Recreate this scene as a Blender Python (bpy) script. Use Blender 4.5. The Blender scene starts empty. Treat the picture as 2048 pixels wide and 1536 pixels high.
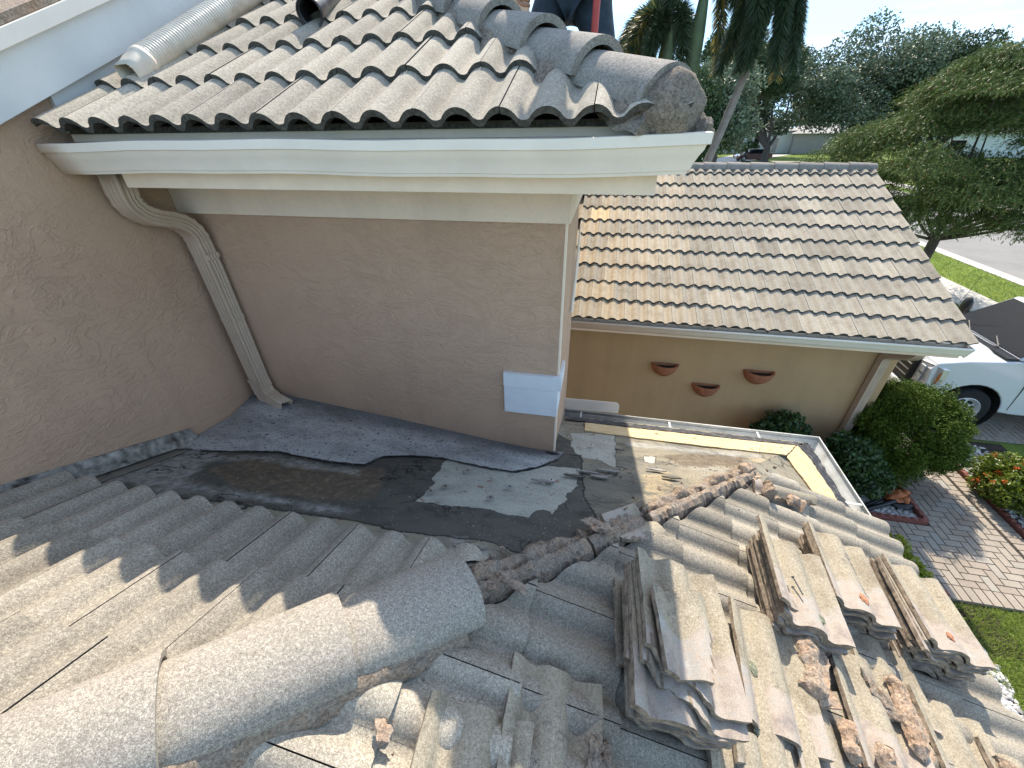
import bpy, bmesh, math, random
import numpy as np
from mathutils import Vector, Matrix, Euler, noise
R = math.radians
rnd = random.Random(7)
sc = bpy.context.scene
COL = sc.collection

# ------------------------------------------------------------------ camera
G = -4.75                       # ground level; the camera is the origin
F_PX = 805.8                    # focal length for a 2048 px wide frame
yaw, pit, rol = R(-12.37), R(32.67), R(-0.923)
fw = Vector((math.sin(yaw)*math.cos(pit), math.cos(yaw)*math.cos(pit), -math.sin(pit)))
r0 = Vector((math.cos(yaw), -math.sin(yaw), 0)); u0 = r0.cross(fw)
rt = r0*math.cos(rol) + u0*math.sin(rol); up = -r0*math.sin(rol) + u0*math.cos(rol)
cd = bpy.data.cameras.new('camera'); cam = bpy.data.objects.new('camera', cd); COL.objects.link(cam)
m3 = Matrix((rt, up, -fw)).transposed(); cam.matrix_world = m3.to_4x4()
cd.sensor_width = 36; cd.lens = 36*F_PX/2048; cd.clip_start = .02; cd.clip_end = 2000
sc.camera = cam
# ------------------------------------------------------------------ world and sun
SUN_EL, SUN_AZ = R(49.3), R(-2.5)
w = bpy.data.worlds.new('World'); sc.world = w; w.use_nodes = True
nt = w.node_tree; nt.nodes.clear()
def wn(t, **k):
    n = nt.nodes.new(t)
    for a, b in k.items(): setattr(n, a, b)
    return n
sky = wn('ShaderNodeTexSky', sky_type='NISHITA', sun_disc=False, sun_elevation=SUN_EL, sun_rotation=SUN_AZ, air_density=1.0, dust_density=.7, ozone_density=1.2)
tc = wn('ShaderNodeTexCoord'); sep = wn('ShaderNodeSeparateXYZ'); nt.links.new(tc.outputs['Generated'], sep.inputs[0])
dv = wn('ShaderNodeMath', operation='ADD'); dv.inputs[1].default_value = .12; nt.links.new(sep.outputs['Z'], dv.inputs[0])
mx = wn('ShaderNodeMath', operation='MAXIMUM'); mx.inputs[1].default_value = .05; nt.links.new(dv.outputs[0], mx.inputs[0])
vd = wn('ShaderNodeVectorMath', operation='DIVIDE'); cb = wn('ShaderNodeCombineXYZ')
for i in range(3): nt.links.new(mx.outputs[0], cb.inputs[i])
nt.links.new(tc.outputs['Generated'], vd.inputs[0]); nt.links.new(cb.outputs[0], vd.inputs[1])
no = wn('ShaderNodeTexNoise'); no.inputs['Scale'].default_value = .75; no.inputs['Detail'].default_value = 8; no.inputs['Roughness'].default_value = .58; no.inputs['Distortion'].default_value = .3
nt.links.new(vd.outputs[0], no.inputs['Vector'])
rp = wn('ShaderNodeValToRGB'); rp.color_ramp.elements[0].position = .54; rp.color_ramp.elements[1].position = .78
nt.links.new(no.outputs['Fac'], rp.inputs[0])
ml = wn('ShaderNodeMath', operation='MULTIPLY'); ml.inputs[1].default_value = .8; nt.links.new(rp.outputs[0], ml.inputs[0])
mc = wn('ShaderNodeMixRGB'); mc.inputs[2].default_value = (3.0, 3.7, 4.9, 1)
hz = wn('ShaderNodeMixRGB'); hz.inputs[2].default_value = (1.80, 3.25, 5.5, 1); hr = wn('ShaderNodeValToRGB')
hr.color_ramp.elements[0].position = .16; hr.color_ramp.elements[0].color = (.96,)*3+(1,); hr.color_ramp.elements[1].position = .40; hr.color_ramp.elements[1].color = (0,)*3+(1,)
nt.links.new(sep.outputs['Z'], hr.inputs[0]); nt.links.new(hr.outputs[0], hz.inputs[0]); nt.links.new(sky.outputs[0], hz.inputs[1])
nt.links.new(ml.outputs[0], mc.inputs[0]); nt.links.new(hz.outputs[0], mc.inputs[1])
bg = wn('ShaderNodeBackground'); bg.inputs[1].default_value = .15
wm = wn('ShaderNodeMixRGB', blend_type='MULTIPLY'); wm.inputs[0].default_value = 1; wm.inputs[2].default_value = (1.10, 1.0, .86, 1); nt.links.new(mc.outputs[0], wm.inputs[1]); nt.links.new(wm.outputs[0], bg.inputs[0])
wo = wn('ShaderNodeOutputWorld'); nt.links.new(bg.outputs[0], wo.inputs[0])
sd = bpy.data.lights.new('sun', 'SUN'); sd.energy = 2.7; sd.angle = R(.53); sd.color = (1, .90, .76)
so = bpy.data.objects.new('sun', sd); COL.objects.link(so)
sdir = Vector((math.sin(SUN_AZ)*math.cos(SUN_EL), math.cos(SUN_AZ)*math.cos(SUN_EL), math.sin(SUN_EL)))
so.rotation_euler = (-sdir).to_track_quat('-Z', 'Y').to_euler(); so.location = (0, 20, 20)
sc.view_settings.view_transform = 'Standard'; sc.view_settings.look = 'None'
sc.view_settings.exposure = 1.52; sc.view_settings.gamma = 1
sc.cycles.max_bounces = 6; sc.cycles.diffuse_bounces = 3; sc.cycles.glossy_bounces = 2

# ------------------------------------------------------------------ materials
def newmat(name):
    m = bpy.data.materials.new(name); m.use_nodes = True
    t = m.node_tree; return m, t, t.nodes['Principled BSDF']
class NT:
    def __init__(s, t): s.t = t
    def n(s, ty, ins=None, **k):
        n = s.t.nodes.new(ty)
        for a, b in k.items(): setattr(n, a, b)
        for a, b in (ins or {}).items():
            if isinstance(b, bpy.types.NodeSocket): s.t.links.new(b, n.inputs[a])
            else: n.inputs[a].default_value = b
        return n
    def co(s, rand=False):
        c = s.n('ShaderNodeTexCoord').outputs['Object']
        if rand:
            oi = s.n('ShaderNodeObjectInfo'); sc_ = s.n('ShaderNodeVectorMath', {0: (37, 17, 23)}, operation='SCALE')
            s.t.links.new(oi.outputs['Random'], sc_.inputs['Scale'])
            c = s.n('ShaderNodeVectorMath', {0: c, 1: sc_.outputs[0]}, operation='ADD').outputs[0]
        return c
    def noise(s, co, scale, detail=4, rough=.55, dist=0):
        return s.n('ShaderNodeTexNoise', {'Vector': co, 'Scale': scale, 'Detail': detail, 'Roughness': rough, 'Distortion': dist}).outputs['Fac']
    def vor(s, co, scale, feature='F1', out='Distance', rnd=1):
        return s.n('ShaderNodeTexVoronoi', {'Vector': co, 'Scale': scale, 'Randomness': rnd}, feature=feature).outputs[out]
    def ramp(s, f, stops, interp='LINEAR'):
        n = s.n('ShaderNodeValToRGB', {0: f}); cr = n.color_ramp; cr.interpolation = interp
        while len(cr.elements) < len(stops): cr.elements.new(.5)
        for e, (p, c) in zip(cr.elements, stops):
            e.position = p; e.color = (*c, 1) if not isinstance(c, (int, float)) else (c, c, c, 1)
        return n.outputs[0]
    def mix(s, f, a, b, mode='MIX'):
        n = s.n('ShaderNodeMixRGB', blend_type=mode)
        for i, v in ((0, f), (1, a), (2, b)):
            if isinstance(v, bpy.types.NodeSocket): s.t.links.new(v, n.inputs[i])
            elif isinstance(v, (int, float)): n.inputs[i].default_value = v if i == 0 else (v, v, v, 1)
            else: n.inputs[i].default_value = (*v, 1)
        return n.outputs[0]
    def math(s, op, a, b=0):
        return s.n('ShaderNodeMath', {0: a, 1: b}, operation=op).outputs[0]
    def bump(s, h, strength, dist, prev=None):
        n = s.n('ShaderNodeBump', {'Height': h, 'Strength': strength, 'Distance': dist})
        if prev is not None: s.t.links.new(prev, n.inputs['Normal'])
        return n.outputs[0]
def fin(N, b, col, rough, nrm=None, spec=.3, metal=0):
    for k, v in (('Base Color', col), ('Roughness', rough), ('Normal', nrm), ('Specular IOR Level', spec), ('Metallic', metal)):
        if v is None: continue
        if isinstance(v, bpy.types.NodeSocket): N.t.links.new(v, b.inputs[k])
        elif k == 'Base Color': b.inputs[k].default_value = (*v, 1)
        else: b.inputs[k].default_value = v

def mat_tile(name, lo, mid, hi, rand=False, headlap=False, warm=None, stain=.45, grain=1.0, peach=False):
    m, t, b = newmat(name); N = NT(t); co = N.co(rand)
    fine = N.noise(co, 330*grain, 3, .8); mid_ = N.noise(co, 120*grain, 3, .65); big = N.noise(co, 5.5, 6, .6)
    f = N.math('ADD', N.math('MULTIPLY', fine, .66), N.math('MULTIPLY', mid_, .34))
    col = N.ramp(f, [(.34, lo), (.50, mid), (.64, hi)])
    tint = N.n('ShaderNodeAttribute', attribute_name='tint').outputs['Fac']
    col = N.mix(1.0, col, N.ramp(tint, [(0, .74), (1, 1.16)]), 'MULTIPLY')
    if warm: col = N.mix(N.ramp(tint, [(.93, 0), (.97, .75)]), col, warm)
    if peach:
        px_ = N.n('ShaderNodeSeparateXYZ', {0: co}).outputs['X']; pf_ = N.math('MULTIPLY', N.ramp(N.math('MULTIPLY', N.math('ADD', px_, .6), .35), [(.0, 1), (.9, 0)]), N.ramp(tint, [(.3, .35), (.6, 1)]))
        col = N.mix(pf_, col, N.mix(1.0, col, (1.20, 1.05, .86), 'MULTIPLY'))
    col = N.mix(stain, col, N.mix(1.0, col, N.ramp(big, [(.30, (.62, .58, .54)), (.5, 1.0), (.75, (1.1, 1.06, 1.0))]), 'MULTIPLY'))
    dark = N.ramp(N.noise(co, 26, 6, .75), [(.55 if rand else .62, 0), (.68 if rand else .72, .6)])
    dark = N.math('MULTIPLY', dark, N.ramp(N.noise(co, 2.6, 3), [(.45, 0), (.6, 1)]))
    col = N.mix(dark, col, (.06, .055, .05))
    rough = .93
    if headlap:
        sx = N.n('ShaderNodeSeparateXYZ', {0: N.n('ShaderNodeTexCoord').outputs['Object']})
        e = N.math('ADD', sx.outputs['Y'], N.math('MULTIPLY', N.noise(co, 9, 4, .6), .26))
        mask = N.ramp(e, [(.05, 1), (.075, 0)])
        br = N.ramp(N.noise(co, 14, 6, .65), [(.30, (.12, .08, .05)), (.42, (.28, .20, .135)), (.52, (.37, .285, .20)), (.62, (.31, .27, .215)), (.74, (.44, .41, .35))])
        br = N.mix(.35, br, N.ramp(fine, [(.35, .2), (.65, .6)]))
        col = N.mix(mask, col, br)
    nb = N.bump(f, .55, .0022); nb = N.bump(N.noise(co, 40, 4), .35, .003, nb)
    fin(N, b, col, rough, nb, .2); return m
def mat_simple(name, col, rough=.6, metal=0, spec=.4, var=.12, scale=9, bump=0, bscale=60, rand=False, dirt=None, dirts=4):
    m, t, b = newmat(name); N = NT(t); co = N.co(rand)
    c = N.mix(1.0, col, N.ramp(N.noise(co, scale, 6, .62), [(.25, 1-var*1.6), (.75, 1+var)]), 'MULTIPLY')
    if dirt:
        c = N.mix(N.ramp(N.noise(co, dirts, 8, .7, .4), [(.52, 0), (.68, .6)]), c, dirt)
    nb = N.bump(N.noise(co, bscale, 5, .6), bump, .004) if bump else None
    fin(N, b, c, rough, nb, spec, metal); return m
def mat_stucco(name, col, amp=1.0, warm=None):
    m, t, b = newmat(name); N = NT(t); co = N.co()
    mp = N.n('ShaderNodeMapping', {'Vector': co, 'Scale': (1, 1, 1.7), 'Rotation': (.5, .35, .2)}).outputs[0]
    a = N.noise(mp, 5.0, 5, .62, 1.6)
    rid = N.ramp(a, [(.44, 0), (.495, 1), (.51, 1), (.56, .25)])
    msk = N.ramp(N.noise(co, 1.7, 3), [(.36, .15), (.6, 1)])
    rid = N.mix(1.0, rid, msk, 'MULTIPLY')
    rid2 = N.ramp(N.noise(mp, 13.0, 3, .6, 2.2), [(.46, 0), (.5, 1), (.54, 0)])
    c = N.mix(1.0, col, N.ramp(N.noise(co, 1.3, 5, .6), [(.25, .90), (.75, 1.07)]), 'MULTIPLY')
    st = N.noise(N.n('ShaderNodeMapping', {'Vector': co, 'Scale': (5, 5, .7)}).outputs[0], 1.0, 6, .65)
    c = N.mix(.28, c, N.mix(1.0, c, N.ramp(st, [(.36, .80), (.52, 1.0), (.75, 1.06)]), 'MULTIPLY'))
    if warm:
        c = N.mix(N.ramp(N.noise(co, .9, 4), [(.4, 0), (.7, .5)]), c, warm)
    c = N.mix(.6, c, N.mix(1.0, c, N.ramp(N.noise(co, 60, 3), [(.3, .94), (.7, 1.04)]), 'MULTIPLY'))
    nb = N.bump(rid, .42*amp, .010); nb = N.bump(rid2, .30*amp, .006, nb); nb = N.bump(N.noise(co, 90, 4, .6), .3, .0025, nb)
    fin(N, b, c, .85, nb, .3); return m
def mat_mortar(name, base, warm, dark):
    m, t, b = newmat(name); N = NT(t); co = N.co(True)
    cell = N.n('ShaderNodeTexVoronoi', {'Vector': co, 'Scale': 170.0}, feature='F1').outputs['Color']; g = N.n('ShaderNodeSeparateXYZ', {0: cell}).outputs['X']
    c = N.mix(N.ramp(N.noise(co, 12, 6, .7), [(.4, 0), (.62, 1)]), base, warm)
    c = N.mix(1.0, c, N.ramp(g, [(0, .66), (.5, 1.0), (1, 1.28)]), 'MULTIPLY')
    c = N.mix(N.ramp(N.noise(co, 30, 8, .75, .3), [(.54, 0), (.66, .8)]), c, dark)
    ed = N.vor(N.n('ShaderNodeVectorMath', {0: co, 1: N.n('ShaderNodeTexNoise', {'Vector': co, 'Scale': 20.0, 'Detail': 5.0}).outputs['Color']}, operation='ADD').outputs[0], 9.0, 'DISTANCE_TO_EDGE')
    crk = N.ramp(ed, [(.008, .8), (.03, 0)]); c = N.mix(crk, c, dark)
    nb = N.bump(g, .7, .0025); nb = N.bump(N.noise(co, 55, 8, .8), .9, .007, nb); nb = N.bump(crk, -.6, .006, nb)
    fin(N, b, c, .96, nb, .15); return m
def mat_membrane():
    m, t, b = newmat('weathered_underlayment'); N = NT(t); co = N.co()
    mp = N.n('ShaderNodeMapping', {'Vector': co, 'Scale': (1, 1.7, 1)}).outputs[0]
    n1 = N.noise(mp, 1.5, 8, .62, .4); n2 = N.noise(mp, 5, 8, .7, .3); n3 = N.noise(co, 24, 6, .75); fine = N.noise(co, 140, 4, .7)
    edge = N.math('MULTIPLY', N.math('SUBTRACT', N.noise(co, 9, 8, .72, .4), .5), 1.0)
    def zone(nm, amp, w):
        a = N.n('ShaderNodeAttribute', attribute_name='z_'+nm).outputs['Fac']
        e = N.math('ADD', a, N.math('MULTIPLY', edge, amp)); return e, N.ramp(N.math('ADD', N.math('MULTIPLY', e, 1.0/w), .5), [(0, 0), (1, 1)])
    c = N.ramp(n1, [(.30, (.125, .12, .10)), (.44, (.19, .175, .14)), (.52, (.25, .22, .16)), (.62, (.275, .255, .205)), (.74, (.34, .32, .27))])
    ed, md = zone('dark', .06, .006); _, mb_ = zone('brown', .16, .03); _, mg = zone('grey', .18, .05); _, mt = zone('tan', .20, .02); ep, mp_ = zone('pale', .075, .004)
    c = N.mix(N.math('MULTIPLY', mt, .7), c, (.36, .29, .18))
    dk = N.ramp(n2, [(.3, (.055, .054, .048)), (.55, (.10, .096, .082)), (.72, (.15, .135, .105))]); c = N.mix(md, c, dk)
    c = N.mix(N.math('MULTIPLY', mb_, .85), c, N.ramp(n3, [(.3, (.07, .055, .04)), (.55, (.15, .115, .08)), (.72, (.27, .22, .16))]))
    c = N.mix(N.math('MULTIPLY', mg, N.ramp(n3, [(.36, .15), (.6, .85)])), c, (.36, .36, .34))
    line = N.ramp(N.math('ABSOLUTE', ed), [(.003, .9), (.008, 0)]); c = N.mix(line, c, (.025, .025, .025))
    lp = N.ramp(N.math('FRACT', N.math('MULTIPLY', N.n('ShaderNodeSeparateXYZ', {0: N.n('ShaderNodeVectorMath', {0: co, 1: N.n('ShaderNodeTexNoise', {'Vector': co, 'Scale': 2.0, 'Detail': 4.0}).outputs['Color']}, operation='ADD').outputs[0]}).outputs['Y'], 4.3)), [(.0, .75), (.035, 0)]); c = N.mix(N.math('MULTIPLY', lp, N.ramp(n2, [(.45, 0), (.6, 1)])), c, (.04, .04, .038))
    c = N.mix(N.ramp(n2, [(.52, 0), (.64, .5)]), c, (.07, .068, .06)); c = N.mix(N.ramp(n3, [(.62, 0), (.72, .5)]), c, (.37, .355, .32))
    pale = N.ramp(fine, [(.34, (.27, .275, .24)), (.66, (.47, .46, .405))]); pale = N.mix(.6, pale, N.mix(1.0, pale, N.ramp(n2, [(.3, .62), (.6, 1.1)]), 'MULTIPLY')); pale = N.mix(N.ramp(n3, [(.63, 0), (.67, .85)]), pale, (.06, .06, .055))
    pale = N.mix(N.ramp(N.noise(co, 13, 3), [(.66, 0), (.68, .8)]), pale, (.22, .13, .09)); c = N.mix(mp_, c, pale)
    c = N.mix(N.ramp(N.math('ABSOLUTE', ep), [(.0015, .8), (.004, 0)]), c, (.03, .03, .03))
    cr = N.vor(N.n('ShaderNodeMapping', {'Vector': N.n('ShaderNodeVectorMath', {0: co, 1: N.n('ShaderNodeTexNoise', {'Vector': co, 'Scale': 3.0, 'Detail': 6.0}).outputs['Color']}, operation='ADD').outputs[0], 'Scale': (2, 7, 2)}).outputs[0], 1.0, 'DISTANCE_TO_EDGE')
    crk = N.math('MULTIPLY', N.ramp(cr, [(.012, 1), (.03, 0)]), N.ramp(N.noise(co, 2.5, 3), [(.48, 0), (.58, 1)])); crk = N.math('MULTIPLY', crk, N.math('SUBTRACT', 1.0, mp_)); c = N.mix(crk, c, (.03, .03, .03))
    nb = N.bump(n3, .5, .006); nb = N.bump(crk, -.6, .01, nb); nb = N.bump(n2, .45, .02, nb); nb = N.bump(N.math('ADD', md, N.math('MULTIPLY', mp_, -1.0)), .8, .006, nb); nb = N.bump(fine, .4, .003, nb)
    fin(N, b, c, .88, nb, .25); return m
def mat_patch(name, a, b_, speck=.0, sc_=60, dark=(.05, .05, .05)):
    m, t, b = newmat(name); N = NT(t); co = N.co()
    c = N.ramp(N.noise(co, sc_, 5, .75), [(.34, a), (.66, b_)])
    c = N.mix(.5, c, N.mix(1.0, c, N.ramp(N.noise(co, 3.5, 6, .65), [(.3, .55), (.7, 1.2)]), 'MULTIPLY'))
    c = N.mix(N.ramp(N.noise(co, 48, 3, .6), [(.62 - speck, 0), (.66 - speck, .6)]), c, dark)
    nb = N.bump(N.noise(co, sc_*1.5, 4, .7), .5, .003)
    fin(N, b, c, .9, nb, .25); return m
def mat_wood():
    m, t, b = newmat('fresh_plywood'); N = NT(t); co = N.co()
    mp = N.n('ShaderNodeMapping', {'Vector': co, 'Scale': (1, 9, 9), 'Rotation': (0, 0, .5)}).outputs[0]
    g = N.noise(mp, 7, 6, .6, 1.2)
    c = N.ramp(g, [(.3, (.44, .31, .16)), (.5, (.57, .43, .24)), (.7, (.66, .53, .33))])
    kn = N.math('MULTIPLY', N.ramp(N.vor(N.n('ShaderNodeMapping', {'Vector': co, 'Scale': (1, .55, 1)}).outputs[0], 8), [(.10, .8), (.17, 0)]), N.ramp(N.noise(co, 3, 1), [(.5, 0), (.55, 1)]))
    c = N.mix(kn, c, (.16, .08, .04))
    fin(N, b, c, .75, N.bump(g, .3, .003), .3); return m
def mat_leaf(name, a, b_, rough=.5, trans=.25, spec=.4, hue=None, top=None):
    m, t, b = newmat(name); N = NT(t)
    tint = N.n('ShaderNodeAttribute', attribute_name='tint').outputs['Fac']
    c = N.ramp(tint, [(0, a), (1, b_)] if not top else [(0, a), (.9, b_), (.93, top), (1, top)])
    fin(N, b, c, rough, None, spec)
    tr = N.n('ShaderNodeBsdfTranslucent'); t.links.new(c, tr.inputs[0])
    ms = N.n('ShaderNodeMixShader', {0: trans}); t.links.new(b.outputs[0], ms.inputs[1]); t.links.new(tr.outputs[0], ms.inputs[2])
    t.links.new(ms.outputs[0], t.nodes['Material Output'].inputs[0]); return m
def mat_paver():
    m, t, b = newmat('concrete_paver'); N = NT(t); co = N.co()
    tint = N.n('ShaderNodeAttribute', attribute_name='tint').outputs['Fac']
    c = N.ramp(tint, [(0, (.30, .252, .205)), (.4, (.325, .28, .23)), (.8, (.335, .295, .245)), (1, (.30, .29, .262))])
    c = N.mix(1.0, c, N.ramp(N.noise(co, 70, 5, .7), [(.3, .8), (.7, 1.15)]), 'MULTIPLY')
    c = N.mix(.6, c, N.mix(1.0, c, N.ramp(N.noise(co, 2.5, 5, .6), [(.3, .72), (.7, 1.1)]), 'MULTIPLY'))
    fin(N, b, c, .9, N.bump(N.noise(co, 130, 3), .3, .002), .25); return m
def mat_ground(name, a, b_, scale, rough=.95, fine=120):
    m, t, b = newmat(name); N = NT(t); co = N.co()
    c = N.ramp(N.noise(co, scale, 8, .65), [(.3, a), (.7, b_)])
    c = N.mix(1.0, c, N.ramp(N.noise(co, fine, 4, .7), [(.3, .7), (.7, 1.25)]), 'MULTIPLY')
    fin(N, b, c, rough, N.bump(N.noise(co, fine, 4), .4, .01), .2); return m

M = {}
M['tile_near'] = mat_tile('speckled_concrete_tile', (.12, .108, .090), (.29, .262, .214), (.55, .505, .415), warm=None)
M['tile_up'] = mat_tile('upper_roof_tile', (.17, .157, .133), (.37, .335, .275), (.56, .515, .43), grain=.8)
M['tile_cut'] = mat_simple('tile_nose_concrete', (.085, .08, .07), .95, var=.5, scale=70, bump=.5, bscale=120)
M['tile_gar'] = mat_tile('garage_roof_tile', (.20, .178, .145), (.355, .322, .262), (.46, .42, .345), warm=(.50, .43, .29), stain=.6, grain=.5, peach=True)
M['tile_loose'] = mat_tile('removed_tile', (.16, .138, .102), (.33, .288, .216), (.52, .465, .36), rand=True, headlap=True, stain=.8)
M['cap'] = mat_tile('hip_cap_concrete', (.12, .11, .098), (.29, .262, .222), (.60, .55, .47), grain=1.15)
M['cap_up'] = mat_tile('weathered_hip_cap', (.12, .115, .105), (.27, .25, .225), (.44, .41, .37), grain=.8, stain=.7)
M['mortar'] = mat_mortar('mortar', (0.3, 0.255, 0.21), (0.34, 0.25, 0.175), (0.1, 0.085, 0.07))
M['mortar_up'] = mat_mortar('mortar_up', (0.25, 0.22, 0.185), (0.28, 0.225, 0.175), (0.08, 0.072, 0.062))
M['mortar_loose'] = mat_mortar('mortar_loose', (0.38, 0.31, 0.245), (0.44, 0.3, 0.205), (0.16, 0.125, 0.09))
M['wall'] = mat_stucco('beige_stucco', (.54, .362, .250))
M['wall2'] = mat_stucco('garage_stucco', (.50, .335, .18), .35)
M['white'] = mat_stucco('offwhite_stucco_trim', (.84, .69, .55), .25)
M['fascia'] = mat_simple('painted_fascia', (.86, .71, .56), .7, var=.06, bump=.25, bscale=50)
M['rake'] = mat_simple('white_painted_rake', (.66, .67, .66), .7, var=.07, bump=.35, bscale=80, scale=3)
M['gutter'] = mat_simple('white_aluminium', (.86, .78, .68), .42, var=.05, scale=5, spec=.5)
M['gutter_in'] = mat_simple('gutter_aluminium', (.55, .56, .54), .5, var=.2, scale=6, dirt=(.3, .28, .22), dirts=7)
M['spout'] = mat_simple('tan_painted_downspout', (.50, .385, .29), .5, var=.08, spec=.5)
M['blue'] = mat_simple('white_trim_block', (.70, .72, .74), .75, var=.05)
M['memb'] = mat_membrane()
def mat_cricket():
    m, t, b = newmat('grey_coating'); N = NT(t); co = N.co()
    c = N.ramp(N.noise(co, 70, 5, .75), [(.34, (.27, .272, .27)), (.66, (.46, .46, .45))])
    c = N.mix(.7, c, N.mix(1.0, c, N.ramp(N.noise(N.n('ShaderNodeMapping', {'Vector': co, 'Scale': (1, 2.2, 1)}).outputs[0], 2.6, 7, .65, .5), [(.34, .45), (.52, .95), (.7, 1.25)]), 'MULTIPLY'))
    c = N.mix(N.ramp(N.noise(co, 44, 3, .6), [(.60, 0), (.64, .7)]), c, (.06, .062, .066))
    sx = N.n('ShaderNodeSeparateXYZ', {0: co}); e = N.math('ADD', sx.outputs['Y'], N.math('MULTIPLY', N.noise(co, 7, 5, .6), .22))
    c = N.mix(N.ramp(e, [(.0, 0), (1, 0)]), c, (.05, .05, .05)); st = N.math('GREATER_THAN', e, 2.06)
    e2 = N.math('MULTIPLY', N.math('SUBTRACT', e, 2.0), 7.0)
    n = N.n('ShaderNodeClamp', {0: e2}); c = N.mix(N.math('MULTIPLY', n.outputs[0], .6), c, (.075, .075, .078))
    fin(N, b, c, .9, N.bump(N.noise(co, 100, 4, .7), .5, .003), .25); return m
M['cricket'] = mat_cricket()
M['patch'] = mat_patch('granule_patch', (.30, .30, .25), (.50, .48, .41), -.03, 120)
M['greyp'] = mat_patch('light_felt', (.22, .21, .20), (.34, .33, .31), .0, 30)
M['brownp'] = mat_patch('brown_felt', (.08, .065, .05), (.19, .15, .11), .02, 16, (.05, .045, .04))
M['blackp'] = mat_patch('black_felt', (.07, .066, .055), (.135, .126, .104), .0, 22, (.04, .04, .038))
M['tanp'] = mat_patch('tan_felt', (.26, .21, .15), (.36, .30, .22), -.02, 20)
M['tar'] = mat_simple('black_tar', (.03, .03, .034), .7, var=.5, scale=30, bump=1, bscale=50, dirt=(.25, .24, .22), dirts=22)
M['ply'] = mat_wood()
M['debris'] = mat_simple('gutter_debris', (.33, .27, .16), .95, var=.6, scale=40, bump=1, bscale=90)
M['black'] = mat_simple('black_plastic', (.018, .018, .02), .35, var=.2)
M['dark'] = mat_simple('dark_cavity', (.03, .028, .026), .9)
M['steel'] = mat_simple('galvanised_steel', (.55, .56, .58), .35, metal=.8, var=.2)
M['cream'] = mat_simple('cream_vinyl', (.62, .56, .47), .38, var=.08, spec=.5, dirt=(.4, .34, .26), dirts=6)
M['blackpipe'] = mat_simple('black_glossy_pipe', (.035, .037, .042), .3, var=.5, scale=20, dirt=(.2, .2, .2), dirts=12)
M['terra'] = mat_simple('terracotta', (.40, .16, .085), .8, var=.2, scale=14, bump=.2)
M['soil'] = mat_simple('potting_soil', (.03, .022, .018), .95, var=.5, scale=60, bump=.6)
M['jeans'] = mat_simple('blue_jeans', (.028, .045, .065), .85, var=.35, scale=14, bump=.35, bscale=26)
M['shirt'] = mat_simple('dark_shirt', (.05, .045, .05), .9, var=.25, scale=10)
M['skin'] = mat_simple('skin', (.34, .19, .12), .55, var=.08)
M['glove'] = mat_simple('grey_glove', (.20, .20, .21), .8, var=.3, scale=40)
M['hair'] = mat_simple('black_hair', (.02, .016, .014), .6, var=.3, scale=80)
M['red'] = mat_simple('red_handle', (.42, .055, .045), .45, var=.15)
M['leather'] = mat_simple('brown_belt', (.09, .055, .035), .6, var=.2)
M['paver'] = mat_paver()
M['sand'] = mat_ground('joint_sand', (.07, .06, .05), (.12, .10, .08), 20)
M['lawn'] = mat_ground('lawn_soil', (.09, .14, .025), (.17, .23, .05), 1.6, fine=40)
M['mulch'] = mat_ground('dark_bed_soil', (.03, .025, .02), (.08, .065, .05), 12)
M['road'] = mat_ground('asphalt', (.20, .195, .185), (.25, .245, .235), .6, fine=60)
M['walk'] = mat_ground('pale_concrete', (.48, .455, .415), (.56, .54, .50), 1.2, fine=60)
M['curb'] = mat_ground('curb_concrete', (.45, .43, .39), (.52, .50, .46), 2, fine=60)
M['pebble'] = mat_leaf('marble_pebble', (.22, .21, .21), (.68, .67, .64), .7, 0, .3)
M['edging'] = mat_simple('red_edging_brick', (.23, .085, .065), .9, var=.25, scale=30, bump=.4)
M['stone'] = mat_simple('grey_river_stone', (.22, .20, .19), .85, var=.3, scale=12, rand=True)
M['truckw'] = mat_simple('white_truck_paint', (.55, .57, .59), .16, var=.01, spec=.6); M['truckw'].node_tree.nodes['Principled BSDF'].inputs['Coat Weight'].default_value = .8
M['chrome'] = mat_simple('chrome', (.62, .62, .62), .3, metal=.45, var=.03)
M['lens'] = mat_simple('headlight_lens', (.75, .77, .80), .15, metal=.2, var=.25, scale=25)
M['amber'] = mat_simple('amber_marker', (.38, .10, .02), .25, var=.1)
M['glass'] = mat_simple('dark_car_glass', (.012, .016, .02), .03, var=.1, spec=.08)
M['rubber'] = mat_simple('tyre_rubber', (.018, .018, .018), .85, var=.2)
M['rim'] = mat_simple('steel_wheel', (.68, .69, .70), .4, metal=.3, var=.1)
M['redcar'] = mat_simple('dark_red_paint', (.10, .012, .016), .25, var=.03, spec=.6); M['redcar'].node_tree.nodes['Principled BSDF'].inputs['Coat Weight'].default_value = .7
M['orange'] = mat_simple('rusty_orange_plastic', (.42, .13, .04), .6, var=.5, scale=12, dirt=(.06, .03, .02), dirts=9)
M['bark'] = mat_simple('tree_bark', (.11, .09, .075), .95, var=.35, scale=10, bump=.8, bscale=18)
M['bark_p'] = mat_simple('grey_palm_trunk', (.26, .24, .215), .9, var=.2, scale=6, bump=.4, bscale=15)
M['cshaft'] = mat_simple('green_crownshaft', (.12, .17, .085), .6, var=.2, scale=5)
M['leaf_oak'] = mat_leaf('oak_leaf', (.02, .04, .018), (.075, .12, .05), .6, .2, .25)
M['leaf_oak2'] = mat_leaf('silvery_oak_leaf', (.035, .06, .032), (.25, .31, .20), .5, .15, .3)
M['leaf_bb'] = mat_leaf('bottlebrush_leaf', (.018, .040, .012), (.165, .225, .06), .5, .2, .25, top=(.24, .10, .055))
M['leaf_palm'] = mat_leaf('palm_leaf', (.03, .055, .03), (.085, .13, .06), .38, .25, .5, top=(.40, .30, .07))
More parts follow.
